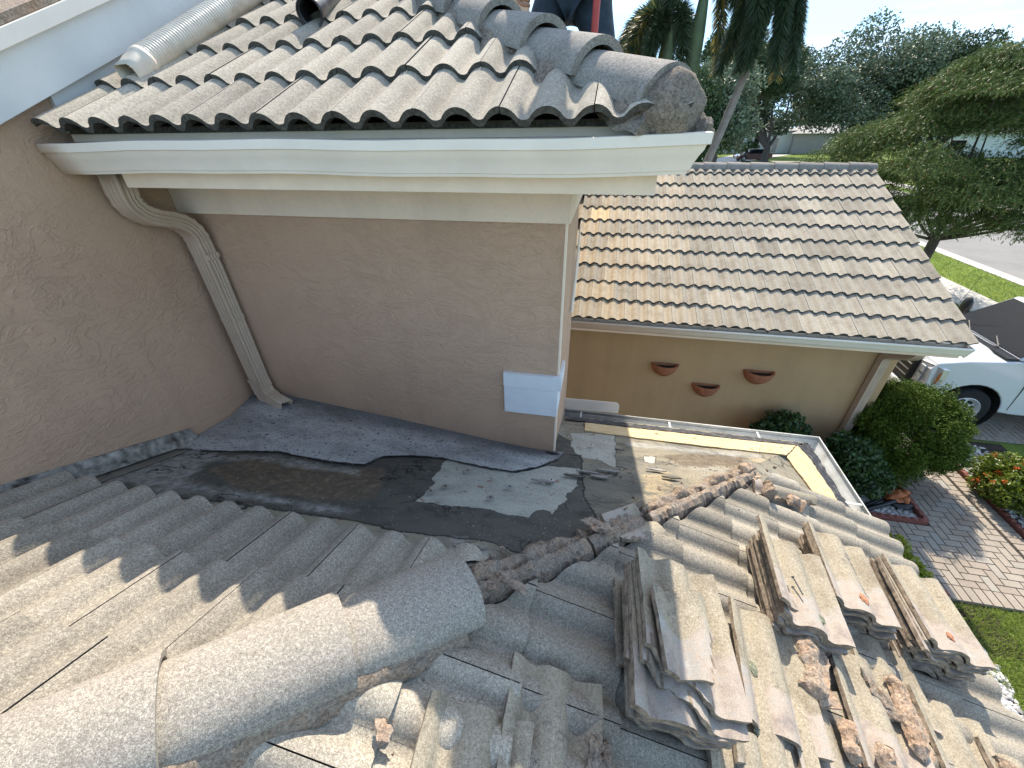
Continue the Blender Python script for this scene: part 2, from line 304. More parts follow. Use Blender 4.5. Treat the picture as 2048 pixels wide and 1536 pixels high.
M['leaf_globe'] = mat_leaf('juniper_leaf', (.014, .036, .005), (.13, .195, .024), .65, .05, .15)
M['leaf_dark'] = mat_leaf('dark_shrub_leaf', (.018, .045, .012), (.06, .12, .03), .4, .2, .5)
M['leaf_ix'] = mat_leaf('ixora_leaf', (.05, .095, .012), (.22, .27, .035), .4, .3, .5)
M['leaf_yel'] = mat_leaf('yellow_green_leaf', (.12, .17, .02), (.34, .38, .05), .5, .35, .4)
M['flower'] = mat_leaf('orange_flower', (.55, .10, .03), (.75, .22, .05), .6, .2, .2)
M['grassb'] = mat_leaf('grass_blade', (.11, .17, .03), (.40, .48, .12), .8, .5, .2, top=(.42, .35, .20))
M['housew'] = mat_simple('pale_house_wall', (.62, .66, .64), .8, var=.05, scale=1)
M['houseg'] = mat_simple('grey_house_wall', (.36, .34, .32), .8, var=.06, scale=1)
M['shingle'] = mat_simple('pale_house_roof', (.40, .38, .35), .9, var=.15, scale=3)
M['lichen'] = mat_simple('dried_adhesive', (.22, .23, .16), .95, var=.6, scale=160, bump=1, bscale=200)
M['adh'] = mat_simple('terracotta_adhesive', (.50, .22, .12), .9, var=.4, scale=90, bump=.8, bscale=120)
M['pink'] = mat_simple('pinkish_tile_edge', (.48, .25, .20), .9, var=.2, scale=30)
M['pencil'] = mat_simple('pencil_line', (.12, .12, .13), .8)
M['nail'] = mat_simple('dark_nail', (.05, .055, .07), .4, metal=.6)

# ------------------------------------------------------------------ mesh helpers
class MB:
    def __init__(s): s.v = []; s.f = []; s.t = []; s.m = []
    def add(s, vs, fs, tint=.5, mi=0):
        o = len(s.v); s.v.extend(vs)
        for f in fs: s.f.append([i+o for i in f]); s.t.append(tint); s.m.append(mi)
    def box(s, a, b, tint=.5, mi=0, mat=None):
        (x0, y0, z0), (x1, y1, z1) = a, b
        vs = [Vector(p) for p in ((x0,y0,z0),(x1,y0,z0),(x1,y1,z0),(x0,y1,z0),(x0,y0,z1),(x1,y0,z1),(x1,y1,z1),(x0,y1,z1))]
        if mat is not None: vs = [mat @ v for v in vs]
        s.add([tuple(v) for v in vs], [(0,3,2,1),(4,5,6,7),(0,1,5,4),(1,2,6,5),(2,3,7,6),(3,0,4,7)], tint, mi)
    def tube(s, pts, rad, n=12, cap=True, tint=.5, mi=0, sect=None, up=Vector((0,0,1))):
        """sweep a round (or given 2D) section along pts; rad = number or list"""
        P = [Vector(p) for p in pts]; k = len(P); rr = rad if isinstance(rad, (list, tuple)) else [rad]*k
        vs = []; prev = None
        for i in range(k):
            d = (P[min(i+1, k-1)] - P[max(i-1, 0)]).normalized()
            if prev is None:
                u = d.cross(up)
                if u.length < 1e-3: u = d.cross(Vector((1, 0, 0)))
                u.normalize()
            else: u = (prev - d*prev.dot(d)).normalized()
            prev = u; v = u.cross(d)
            for j in range(n if sect is None else len(sect)):
                if sect is None: a = 2*math.pi*j/n; x, y = math.cos(a), math.sin(a)
                else: x, y = sect[j]
                vs.append(tuple(P[i] + (u*x + v*y)*rr[i]))
        n = n if sect is None else len(sect); fs = []
        for i in range(k-1):
            for j in range(n): fs.append((i*n+j, i*n+(j+1) % n, (i+1)*n+(j+1) % n, (i+1)*n+j))
        if cap: fs.append(tuple(range(n-1, -1, -1))); fs.append(tuple((k-1)*n+j for j in range(n)))
        s.add(vs, fs, tint, mi)
    def prism(s, poly, ext, tint=.5, mi=0):
        """poly: list of 3D points, ext: vector"""
        n = len(poly); e = Vector(ext); a = [tuple(Vector(p)) for p in poly]; b = [tuple(Vector(p)+e) for p in poly]
        s.add(a+b, [tuple(range(n-1, -1, -1)), tuple(range(n, 2*n))] + [(i, (i+1) % n, n+(i+1) % n, n+i) for i in range(n)], tint, mi)
    def ellipsoid(s, c, r, n=10, tint=.5, jit=0, seed=0, mi=0):
        vs = []; fs = []; c = Vector(c)
        for i in range(n+1):
            th = math.pi*i/n
            for j in range(2*n):
                ph = math.pi*j/n; d = Vector((math.sin(th)*math.cos(ph), math.sin(th)*math.sin(ph), math.cos(th)))
                k = 1 + (jit*noise.noise(d*1.7+Vector((seed*3.1, seed, 0))) + jit*.5*noise.noise(d*4+Vector((seed, 0, seed*2.))) if jit else 0)
                vs.append((c.x+d.x*r[0]*k, c.y+d.y*r[1]*k, c.z+d.z*r[2]*k))
        for i in range(n):
            for j in range(2*n): fs.append((i*2*n+j, (i+1)*2*n+j, (i+1)*2*n+(j+1) % (2*n), i*2*n+(j+1) % (2*n)))
        s.add(vs, fs, tint, mi)
    def build(s, name, mats, parent=None, smooth=None, bevel=0, solid=0, clip=None):
        me = bpy.data.meshes.new(name); me.from_pydata(s.v, [], s.f)
        if not isinstance(mats, (list, tuple)): mats = [mats]
        for m in mats: me.materials.append(M[m] if isinstance(m, str) else m)
        at = me.attributes.new('tint', 'FLOAT', 'FACE'); at.data.foreach_set('value', s.t)
        me.polygons.foreach_set('material_index', s.m)
        bm = bmesh.new(); bm.from_mesh(me)
        for (co, no_) in (clip or []):
            bmesh.ops.bisect_plane(bm, geom=bm.verts[:]+bm.edges[:]+bm.faces[:], plane_co=co, plane_no=no_, clear_outer=True)
        bmesh.ops.recalc_face_normals(bm, faces=bm.faces[:]) if len(bm.faces) < 60000 else None
        bm.to_mesh(me); bm.free()
        if smooth is not None:
            me.polygons.foreach_set('use_smooth', [True]*len(me.polygons)); me.set_sharp_from_angle(angle=R(smooth))
        o = bpy.data.objects.new(name, me); COL.objects.link(o)
        if parent is not None:
            o.parent = parent; q = parent; off = Vector((0, 0, 0))
            while q is not None: off += q.location; q = q.parent
            o.location = -off
        if solid:
            md = o.modifiers.new('thickness', 'SOLIDIFY'); md.thickness = solid; md.offset = 0
        if bevel:
            md = o.modifiers.new('bevel', 'BEVEL'); md.width = bevel; md.segments = 2; md.limit_method = 'ANGLE'; md.angle_limit = R(40)
        return o
def tag(o, label=None, cat=None, group=None, kind=None):
    if label: o['label'] = label
    if cat: o['category'] = cat
    if group: o['group'] = group
    if kind: o['kind'] = kind
    return o
def empty(name, loc=(0, 0, 0), rz=0):
    o = bpy.data.objects.new(name, None); COL.objects.link(o); o.location = loc; o.rotation_euler = (0, 0, rz); o.empty_display_size = .2
    return o
def lmesh(parent, mb, name, mats, **k):
    """part whose mesh is in the parent's local frame"""
    o = mb.build(name, mats, None, **k); o.parent = parent; return o

def leafmesh(name, P, D, Nn, L, W, tint, mat, parent=None):
    """many small leaves: P centres, D long axis, Nn second axis"""
    n = len(P); D = D/np.linalg.norm(D, axis=1, keepdims=True)
    S = np.cross(D, Nn); S /= (np.linalg.norm(S, axis=1, keepdims=True)+1e-9)
    L = np.broadcast_to(L, (n,))[:, None]; W = np.broadcast_to(W, (n,))[:, None]
    V = np.stack([P - D*L*.5, P - D*L*.05 + S*W*.5, P + D*L*.5, P - D*L*.05 - S*W*.5], 1).reshape(-1, 3).astype(np.float32)
    me = bpy.data.meshes.new(name); me.vertices.add(4*n); me.vertices.foreach_set('co', V.ravel())
    me.loops.add(4*n); me.loops.foreach_set('vertex_index', np.arange(4*n, dtype=np.int32))
    me.polygons.add(n); me.polygons.foreach_set('loop_start', np.arange(0, 4*n, 4, dtype=np.int32))
    me.polygons.foreach_set('loop_total', np.full(n, 4, dtype=np.int32)) if hasattr(me.polygons[0], 'loop_total') and not me.polygons[0].is_property_readonly('loop_total') else None
    me.update(calc_edges=True)
    at = me.attributes.new('tint', 'FLOAT', 'FACE'); at.data.foreach_set('value', np.clip(tint, 0, 1).astype(np.float32))
    me.materials.append(M[mat]); o = bpy.data.objects.new(name, me); COL.objects.link(o)
    if parent is not None: o.parent = parent
    return o
rng = np.random.default_rng(11)
def rdir(n):
    v = rng.normal(size=(n, 3)); return v/np.linalg.norm(v, axis=1, keepdims=True)

# ------------------------------------------------------------------ roof tiles
PITCH, TH, EXPO, TL, S_ = .1525, .018, .3280, .425, .395
def prof(u):                                    # height of the tile top across the tile, crest at u = 0
    s = abs((u + PITCH/2) % PITCH - PITCH/2); wv, H_ = .059, .040; Rr = (wv*wv+H_*H_)/(2*H_)
    if s < wv: return max(0, math.sqrt(max(0, Rr*Rr-s*s))-(Rr-H_)) + (.004 if s > wv*.93 else 0)*(s/wv-.93)/.07
    return .004*(1-(s-wv)/(PITCH/2-wv))**2
def tile_template(nc=26, width=2*PITCH-.0035, L=TL, th=TH):
    us = [width*i/nc for i in range(nc+1)]
    vs = []; fs = []; mi = []
    for v in (0, L):
        for u in us: vs.append((u, v, prof(u)))
    for v in (0, L):
        for u in us: vs.append((u, v, prof(u)-th))
    k = nc+1
    for i in range(nc):
        fs.append((i, i+1, k+i+1, k+i)); mi.append(0)
        fs.append((2*k+i+1, 2*k+i, 3*k+i, 3*k+i+1)); mi.append(1)
        fs.append((k+i, k+i+1, 3*k+i+1, 3*k+i)); mi.append(1)
        fs.append((i+1, i, 2*k+i, 2*k+i+1)); mi.append(1)
    fs.append((0, k, 3*k, 2*k)); mi.append(1); fs.append((nc, 2*k+nc, 3*k+nc, k+nc)); mi.append(1)
    return vs, fs, mi
def tile_field(mb, org, U, V, Nn, ncols, nrows, templ, tint, hb=.010, tilt=.028, stagger=0, skip=(), jit=.002, expo=None):
    """org = nose corner of the first tile at the eave; V points downslope; rows go up the slope"""
    tv, tf, tm = templ; U, V, Nn = map(Vector, (U, V, Nn)); LT = max(q[1] for q in tv)
    for r in range(nrows):
        for c in range(ncols):
            if (c, r) in skip: continue
            o = Vector(org) + U*(c*2*PITCH + (stagger if r % 2 else 0)) - V*(r*(expo or EXPO))
            dh = rnd.uniform(-jit, jit); dl = rnd.uniform(-.004, .004); tt = tint(c, r)
            out = []
            for (u, v, h) in tv:
                q = o + U*u + V*(v - LT + dl) + Nn*(h + hb + TH + tilt*v/TL + dh)
                out.append((q.x, q.y, q.z))
            b = len(mb.v); mb.v.extend(out)
            for f, m_ in zip(tf, tm): mb.f.append([i+b for i in f]); mb.t.append(tt); mb.m.append(m_)
def tt_plain(c, r): return min(1, max(0, rnd.gauss(.5, .22)))
T26 = tile_template(26); T14 = tile_template(14); TU = tile_template(26, L=.47, th=.022)
nrm = math.sqrt(1+S_*S_)
VN = Vector((0, 1, -S_))/nrm; NN = Vector((0, S_, 1))/nrm          # slope that falls away from the camera
VE = Vector((1, 0, -S_))/nrm; NE = Vector((S_, 0, 1))/nrm          # slope that falls to the right
SU = .455; nru = math.sqrt(1+SU*SU)
VU = Vector((0, -1, -SU))/nru; NU = Vector((0, -SU, 1))/nru        # slope that falls toward the camera
zN = lambda y: -1.079 - S_*y
zE = lambda x: -1.533 - S_*x
XW, YB, XB = -2.436, 2.10, -.18

def jitter_poly(pts, amp, seg=.05, seed=0):
    out = []; n = len(pts); rr = random.Random(seed)
    for i in range(n):
        a = Vector((*pts[i], 0)); b = Vector((*pts[(i+1) % n], 0)); k = max(1, int((b-a).length/seg)); nn = Vector((-(b-a).y, (b-a).x, 0)).normalized()
        for j in range(k):
            p = a.lerp(b, j/k); q = p + nn*rr.uniform(-amp, amp); out.append((q.x, q.y))
    return out
def sheet(name, pts, mat, parent, h, z=zN, amp=.012, seed=1, thick=.0016, seg=.04, label=None):
    mb = MB(); P = jitter_poly(pts, amp, seg, seed); P = jitter_poly(P, min(.005, amp*.5), .014, seed+500)
    mb.prism([(x, y, z(y if z is zN else x)+h-thick) for x, y in P], (0, 0, thick))
    o = mb.build(name, mat, parent)
    # triangulate the caps cleanly
    bm = bmesh.new(); bm.from_mesh(o.data); bmesh.ops.triangulate(bm, faces=[f for f in bm.faces if len(f.verts) > 4]); bm.to_mesh(o.data); bm.free()
    if label: o['label'] = label
    return o

# ------------------------------------------------------------------ house
H = empty('house', (0, 5, G)); tag(H, 'beige stucco house with concrete tile roofs, white gutters and stripped lower roof', 'house')
# walls
def wallpart(a, b, mat, name='wall', label=None, bevel=0):
    mb = MB(); mb.box(a, b); o = mb.build(name, mat, H, bevel=bevel)
    if label: o['label'] = label
    return o
mb = MB()                                        # left wall, its top follows the rake
mb.prism([(XW, -3, G), (XW, 14, G), (XW, 14, 4), (XW, 5.2, 1.80), (XW, -3, -1.88)], (-.25, 0, 0))
mb.build('wall', 'wall', H)
wallpart((XW+.002, YB, G+.01), (XB, 3.22, -.20), 'wall')
wallpart((XW+.004, 3.0, G+.02), (-.48, 12, .02), 'wall')
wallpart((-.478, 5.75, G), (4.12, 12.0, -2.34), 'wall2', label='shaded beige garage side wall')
mb = MB()                                        # garage gable on the right end
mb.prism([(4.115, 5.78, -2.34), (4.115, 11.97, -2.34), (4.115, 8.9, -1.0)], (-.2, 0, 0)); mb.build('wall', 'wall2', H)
wallpart((-2.40, -6, G+.01), (1.40, 2.55, -2.46), 'wall')
# lower roof deck: two sloping planes with the bare underlayment
cx, cy = 1.88, 3.03
def deckgrid(mb, poly_fn, x0, x1, y0, y1, zf, st=.022):
    nx, ny = int((x1-x0)/st), int((y1-y0)/st)
    for i in range(nx):
        for j in range(ny):
            q = [(x0+(x1-x0)*(i+a)/nx, y0+(y1-y0)*(j+b)/ny) for a, b in ((0,0),(1,0),(1,1),(0,1))]
            mb.add([(x, y, zf(x, y)) for x, y in q], [(0, 1, 2, 3)])
def rough(x, y): return .006*noise.noise(Vector((x*2.1, y*3, 0))) + .004*noise.noise(Vector((x*7, y*9, 3)))
mb = MB(); deckgrid(mb, None, XW, cx, .6, cy, lambda x, y: zN(y)+rough(x, y)); n_ = 1/math.sqrt(2)
bmw = mb.build('underlayment', 'memb', H, smooth=40, clip=[(Vector((0, 1.15, 0)), Vector((n_, -n_, 0)))]); bmw['label'] = 'stained grey and black roof underlayment, tiles removed'
mb = MB(); deckgrid(mb, None, -3.0, cx, -1.6, cy, lambda x, y: zE(x)+rough(x, y), .08); bme = mb.build('underlayment', 'memb', H, smooth=40, clip=[(Vector((0, 1.15, 0)), Vector((-n_, n_, 0)))])
mb = MB(); mb.box((XW, 2.50, -2.475), (cx-.01, cy-.012, -2.455)); mb.box((1.40, -3, -2.474), (cx-.012, 2.5, -2.456)); mb.build('soffit', 'fascia', H)
mb = MB(); mb.box((XB, cy-.012, -2.46), (cx, cy+.01, zN(cy)-.012)); mb.box((cx-.012, -3, -2.461), (cx+.01, cy+.009, zN(cy)-.013)); mb.build('fascia', 'gutter_in', H)
# membrane patches
BIG = [(-.827,1.78),(-.605,1.783),(-.512,1.737),(-.366,1.713),(-.27,1.781),(-.203,1.863),(.015,1.89),(.011,1.746),(.002,1.635),(-.012,1.571),(-.045,1.544),(-.046,1.478),(-.075,1.418),(-.097,1.315),(-.138,1.349),(-.185,1.326),(-.204,1.261),(-.319,1.249),(-.425,1.273),(-.597,1.25),(-.769,1.242),(-.768,1.336),(-.761,1.436),(-.795,1.487),(-.799,1.571)]
SMALL = [(-.076,2.543),(.07,2.61),(.261,2.632),(.264,2.405),(.25,2.203),(.244,1.973),(.198,1.997),(.141,2.077),(.025,2.08),(-.029,2.152),(-.065,2.287)]
def sdist(px, py, poly):
    P = np.array(poly); Q = np.roll(P, -1, 0); d = np.full(px.shape, 1e9); ins = np.zeros(px.shape, bool)
    for (ax, ay), (bx, by) in zip(P, Q):
        ex, ey = bx-ax, by-ay; t = np.clip(((px-ax)*ex+(py-ay)*ey)/(ex*ex+ey*ey+1e-12), 0, 1)
        d = np.minimum(d, np.hypot(px-ax-t*ex, py-ay-t*ey))
        c = ((ay > py) != (by > py)) & (px < (bx-ax)*(py-ay)/((by-ay) if abs(by-ay) > 1e-12 else 1e-12)+ax); ins ^= c
    return np.where(ins, d, -d)
ZONES = {'pale': [BIG, SMALL, [(.433,2.266),(.534,2.282),(.508,2.159),(.444,2.162)]],
 'dark': [[(-2.3,.93),(-2.0,.945),(-1.668,.968),(-1.319,.996),(-.976,1.013),(-.722,.989),(-.464,1.026),(-.322,1.031),(-.195,.989),(.025,1.043),(.10,1.12),(.13,1.30),(.05,1.55),(.02,2.0),(.0,2.3),(-.2,2.5),(-.35,1.9),(-1.2,1.9),(-2.3,1.6)]],
 'brown': [[(-1.9,1.42),(-1.55,1.42),(-1.247,1.47),(-1.12,1.52),(-1.014,1.387),(-.989,1.21),(-1.182,1.12),(-1.615,1.09),(-1.98,1.22)], [(-.28,1.0),(-.20,.965),(.0,1.0),(-.02,.85),(-.26,.70)], [(.7,2.15),(1.1,2.3),(1.2,2.5),(.8,2.42),(.55,2.3)]],
 'grey': [[(-2.3,1.0),(-2.3,1.42),(-2.1,1.40),(-2.02,1.2),(-1.95,1.08),(-1.5,1.075),(-1.0,1.08),(-1.0,1.05),(-1.5,1.04),(-1.95,.98)], [(-2.2,1.34),(-1.8,1.47),(-1.24,1.45),(-1.2,1.40),(-1.8,1.41),(-2.1,1.31)], [(-.491,1.0),(-.34,1.01),(-.307,.936),(-.289,.8),(-.432,.8)], [(.107,1.287),(.25,1.32),(.22,1.226),(.18,1.18),(.075,1.12)], [(.36,2.5),(1.3,2.56),(1.3,2.50),(.36,2.42)]],
 'tan': [[(.399,1.927),(.554,2.053),(.574,1.914),(.50,1.72),(.385,1.695)], [(.2,1.5),(.5,1.7),(.6,1.85),(.35,1.6)], [(1.2,2.5),(1.45,2.5),(1.3,2.3)]]}
co_ = np.empty(len(bmw.data.vertices)*3, dtype=np.float32); bmw.data.vertices.foreach_get('co', co_); co_ = co_.reshape(-1, 3)
for zn, polys in ZONES.items():
    at_ = bme.data.attributes.new('z_'+zn, 'FLOAT', 'POINT'); at_.data.foreach_set('value', [-.5]*len(bme.data.vertices))
    sd_ = np.max([sdist(co_[:, 0], co_[:, 1], p) for p in polys], 0); at_ = bmw.data.attributes.new('z_'+zn, 'FLOAT', 'POINT'); at_.data.foreach_set('value', np.clip(sd_, -.5, .5).astype(np.float32))
# torn blisters and plates on the felt
rr = random.Random(5)
for k in range(12):
    x = rr.uniform(-.2, .9); y = rr.uniform(1.15, 2.3)
    if y - x < 1.3: continue
    s_ = rr.uniform(.02, .06); a = rr.uniform(0, 6.28)
    pts = [(x+s_*1.6*math.cos(a+t)*rr.uniform(.5, 1), y+s_*.35*math.sin(a+t)*rr.uniform(.4, 1)) for t in [j*math.pi/4 for j in range(8)]]
    sheet('felt_blister', pts, rr.choice(['tar', 'tar', 'blackp', 'greyp']), H, .0235, seed=k, amp=.003, seg=.02, thick=.008)
for i, (x, y) in enumerate([(-.63,1.62),(-.35,1.50),(-.68,1.40),(-.14,1.65),(-.42,1.36),(.08,2.29),(-.73,1.33)]):
    mb = MB(); c = Vector((x, y, zN(y)+.021)); e1 = Vector((1, 0, 0)); e2 = VN
    ring = [tuple(c+e1*.020*math.cos(t)+e2*.020*math.sin(t)) for t in [j*math.pi/10 for j in range(20)]]
    mb.prism(ring, tuple(NN*.003)); mb.tube([c+NN*.003, c+NN*.006], .005, 8, mi=1); mb.build('roofing_plate', ['steel', 'dark'], H)
# plywood strips and torn black edge
sheet('plywood_strip', [(.02,2.84),(.6,2.846),(1.2,2.86),(1.70,2.875),(1.52,2.625),(1.1,2.605),(.55,2.60),(.03,2.625)], 'ply', H, .014, amp=.004, thick=.012, label='fresh plywood strip along the far eave')
sheet('plywood_strip', [(1.528,2.625),(1.71,2.875),(1.758,2.78),(1.785,2.5),(1.81,2.15),(1.81,2.02),(1.69,2.02),(1.62,2.26),(1.575,2.45)], 'ply', H, .014, z=zE, amp=.005, thick=.012, label='fresh plywood strip along the right eave')
sheet('torn_edge', [(-.14,2.87),(.5,2.865),(1.2,2.88),(1.72,2.90),(1.86,3.0),(1.5,2.985),(.6,2.98),(-.14,2.98)], 'tar', H, .012, amp=.016, seg=.025, seed=21, thick=.006)
sheet('torn_edge', [(1.72,2.88),(1.86,3.0),(1.865,2.5),(1.87,1.95),(1.80,1.95),(1.79,2.4),(1.765,2.8)], 'tar', H, .012, z=zE, amp=.014, seg=.025, seed=22, thick=.006)
# cricket in the corner between the two walls
toe = [(-2.43,1.36),(-2.243,1.404),(-2.126,1.42),(-1.971,1.475),(-1.812,1.53),(-1.651,1.505),(-1.444,1.499),(-1.23,1.52),(-1.2,1.66),(-1.05,1.728),(-.844,1.757),(-.584,1.713),(-.38,1.708),(-.236,1.822),(-.13,2.0),(-.10,2.12)]
mb = MB(); nT, nR = 90, 14
def plerp(P, t):
    L_ = [0]
    for a, b in zip(P, P[1:]): L_.append(L_[-1]+math.dist(a, b))
    d = t*L_[-1]
    for i in range(len(P)-1):
        if d <= L_[i+1] or i == len(P)-2:
            k = (d-L_[i])/(L_[i+1]-L_[i]); return [P[i][j]+(P[i+1][j]-P[i][j])*k for j in range(len(P[0]))]
top = [(XW+.004, 1.50, zN(1.5)+.02), (XW+.004, 1.80, -1.70), (XW+.004, YB-.004, -1.655), (-1.4, YB-.004, -1.765), (-.6, YB-.004, -1.865), (XB, YB-.004, -1.905), (XB+.02, YB, -1.913)]
vs = []
for i in range(nT+1):
    a = plerp(toe, i/nT); b = plerp(top, i/nT); wob = .010*noise.noise(Vector((a[0]*14, 0, 0)))
    for j in range(nR+1):
        t = j/nR; x = a[0]*(1-t)+b[0]*t; y = (a[1]+wob)*(1-t)+b[1]*t
        z0 = zN(a[1])+.010; z = z0*(1-t)+b[2]*t + .006*noise.noise(Vector((x*5, y*5, 1)))*(1-t) - .10*max(0, (zN(y)+.02)-(z0*(1-t)+b[2]*t))
        z = max(z, zN(y)+.010)
        vs.append((x, y, z))
    
fs = [(i*(nR+1)+j, (i+1)*(nR+1)+j, (i+1)*(nR+1)+j+1, i*(nR+1)+j+1) for i in range(nT) for j in range(nR)]
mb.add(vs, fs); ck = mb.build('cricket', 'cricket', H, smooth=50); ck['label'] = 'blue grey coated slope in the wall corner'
for k in range(15):
    x = -1.36+.035*k+(.05 if k > 4 else 0)+(.05 if k > 9 else 0); mb = MB(); y = 1.985-.004*k
    zz = -1.775 - .127*(x+1.4) - .035
    mb.box((-.004, -.022, 0), (.004, .022, .004), mat=Matrix.Translation((x, y, zz+.012+rnd.uniform(-.004, .004))) @ Euler((R(-22), R(5), R(18))).to_matrix().to_4x4()); mb.build('vent_slot', 'dark', ck)
for sg, (o1, o2, mt) in enumerate(((.004, -.008, 'tar'),)):
    ln_ = [(x, y+o1) for x, y in toe[1:15]] + [(x, y+o2) for x, y in toe[1:15]][::-1]
    sheet('coating_edge', ln_, mt, H, .0125, seed=60+sg, amp=.007, seg=.03)
# fringe of old coating below the cricket
# cracked flashing lumps at the foot of the left wall
mb = MB(); ys = [-.6+.03*i for i in range(72)]
vs = []
for y in ys:
    for j, (dx, dz) in enumerate([(.004, .085), (.014, .082), (.030, .055), (.045, .02), (.062, .0)]):
        q = Vector((dx*9, y*9, dz*9)); k = noise.noise(q*1.3)*.016
        vs.append((XW+dx+k*.5, y, zN(y)+.012+dz+k*(1 if 0 < j < 4 else 0)))
mb.add(vs, [(i*5+j, i*5+j+1, (i+1)*5+j+1, (i+1)*5+j) for i in range(len(ys)-1) for j in range(4)])
mb.build('cracked_flashing', mat_simple('cracked_white_coating', (.30, .28, .25), .9, var=.6, scale=20, bump=1, bscale=25, dirt=(.03, .03, .03), dirts=14), H)
# ---- installed tiles
mb = MB()
x0 = -1.749 - 2*PITCH*3
tile_field(mb, (x0, .87, zN(.87)), (1, 0, 0), VN, NN, 14, 9, T26, tt_plain, stagger=PITCH)
o = mb.build('roof_tiles', ['tile_near', 'tile_cut'], H, smooth=35, clip=[(Vector((0, 1.17, 0)), Vector((n_, -n_, 0))), (Vector((XW+.075, 0, 0)), Vector((-1, 0, 0)))]); o['label'] = 'speckled concrete tiles still laid on the near left slope'
mb = MB()
tile_field(mb, (2.0, 2.3475-.1525*2*14, zE(2.0)), (0, 1, 0), VE, NE, 14, 15, T26, tt_plain)
o = mb.build('roof_tiles', ['tile_near', 'tile_cut'], H, smooth=35, clip=[(Vector((0, 2.262, 0)), Vector((0, 1, 0))), (Vector((0, .955, 0)), Vector((-n_, n_, 0)))]); o['label'] = 'speckled concrete tiles still laid on the right slope'
# broken half tile at the top of the right slope
# upper roof
zU = lambda y: -.026 + SU*(y-1.6)
mb = MB()
tile_field(mb, (.245-2*PITCH*10, 1.585, zU(1.585)), (1, 0, 0), VU, NU, 11, 9, TU, tt_plain, stagger=PITCH, expo=.372, tilt=.024)
o = mb.build('roof_tiles', ['tile_up', 'tile_cut'], H, smooth=35, clip=[(Vector((.20, 1.58, 0)), Vector((n_, n_, 0))), (Vector((XW+.05, 0, 0)), Vector((-1, 0, 0)))]); o['label'] = 'sunlit concrete tiles on the upper hip roof'
mb = MB()
VR = Vector((1, 0, -SU))/nru; NR = Vector((SU, 0, 1))/nru
tile_field(mb, (.235, 1.62, -.026), (0, 1, 0), VR, NR, 12, 8, TU, tt_plain, stagger=PITCH, expo=.372)
mb.build('roof_tiles', ['tile_up', 'tile_cut'], H, smooth=35, clip=[(Vector((.22, 1.60, 0)), Vector((-n_, -n_, 0))), (Vector((XW+.05, 0, 0)), Vector((-1, 0, 0)))])
mb = MB()                                        # upper deck body
mb.add([(XW, 1.695, zU(1.695)-.012), (.20, 1.695, zU(1.695)-.012), (XW, 4.256, zU(4.256)-.012)], [(0, 1, 2)], mi=0)
mb.add([(.20, 1.62, zU(1.62)-.014), (.20, 5.6, zU(1.62)-.014), (XW, 5.6, zU(4.256)-.014), (XW, 4.256, zU(4.256)-.014)], [(0, 1, 2, 3)])
mb.build('roof_deck', 'dark', H)
# eave closure behind the tile noses, fascia, soffit, wall band
mb = MB(); mb.box((-2.36, 1.662, -.006), (.17, 1.675, .016)); mb.build('bird_stop', 'tile_cut', H)
mb = MB(); mb.box((-2.21, 1.682, -.222), (.175, 1.70, -.0365)); mb.box((.157, 1.7, -.221), (.176, 5.4, -.031)); mb.box((-2.38, 1.676, -.036), (.174, 1.70, -.0065)); mb.build('fascia', 'fascia', H, bevel=.002)
mb = MB(); mb.box((-2.20, 1.70, -.205), (.156, 2.098, -.195)); mb.box((XB+.03, 2.098, -.206), (.156, 5.4, -.196)); mb.build('soffit', 'white', H)
mb = MB(); mb.box((XW+.003, 2.062, -.404), (XB+.028, YB-.001, -.206)); mb.box((XB+.001, 2.099, -.403), (XB+.029, 3.2, -.207)); mb.build('wall_band', 'white', H, bevel=.003)
mb = MB(); mb.box((XB+.001, 2.105, G), (XB+.012, 2.16, -.404)); mb.build('corner_bead', 'fascia', H)
# flashing block on the wall corner
mb = MB(); mb.box((-.509, 2.070, -1.380), (-.148, 2.099, -1.285)); mb.box((-.508, 2.078, -1.583), (-.168, 2.0985, -1.381)); mb.box((XB+.013, 2.0995, -1.379), (-.149, 2.30, -1.286)); mb.box((XB+.013, 2.0996, -1.582), (-.169, 2.30, -1.382)); mb.build('corner_block', 'blue', H, bevel=.002)['label'] = 'white two-step trim block on the wall corner'
mb = MB(); mb.tube([(-.150, 3.0, -.60), (-.155, 3.0, -.85), (-.165, 2.9, -1.20)], [.004, .013, .012], 8); mb.build('conduit', 'gutter', H)

def sweep(mb, path, prof_, closed=False, inward=False):
    """sweep a profile (offset outward to the right of travel, z) along an XY path with mitred corners"""
    n = len(path); P = [Vector((p[0], p[1], 0)) for p in path]; rows = []
    for i in range(n):
        d1 = (P[i]-P[i-1]).normalized() if i > 0 else (P[1]-P[0]).normalized()
        d2 = (P[i+1]-P[i]).normalized() if i < n-1 else d1
        n1 = Vector((d1.y, -d1.x, 0)); n2 = Vector((d2.y, -d2.x, 0)); b = (n1+n2); b = b/ (b.length_squared/2) if b.length > 0 else n1
        zz = path[i][2] if len(path[i]) > 2 else 0
        rows.append([(P[i].x+b.x*o_, P[i].y+b.y*o_, zz+z_) for o_, z_ in prof_])
    k = len(prof_); vs = [v for r in rows for v in r]
    mb.add(vs, [(i*k+j, (i+1)*k+j, (i+1)*k+j+1, i*k+j+1) for i in range(n-1) for j in range(k-1)])
    return rows
KP = [(0, 0), (0, -.118), (.078, -.118), (.081, -.108), (.085, -.106), (.092, -.085), (.103, -.062), (.113, -.046), (.117, -.032), (.127, -.030), (.128, .0), (.118, .002), (.117, -.008)]
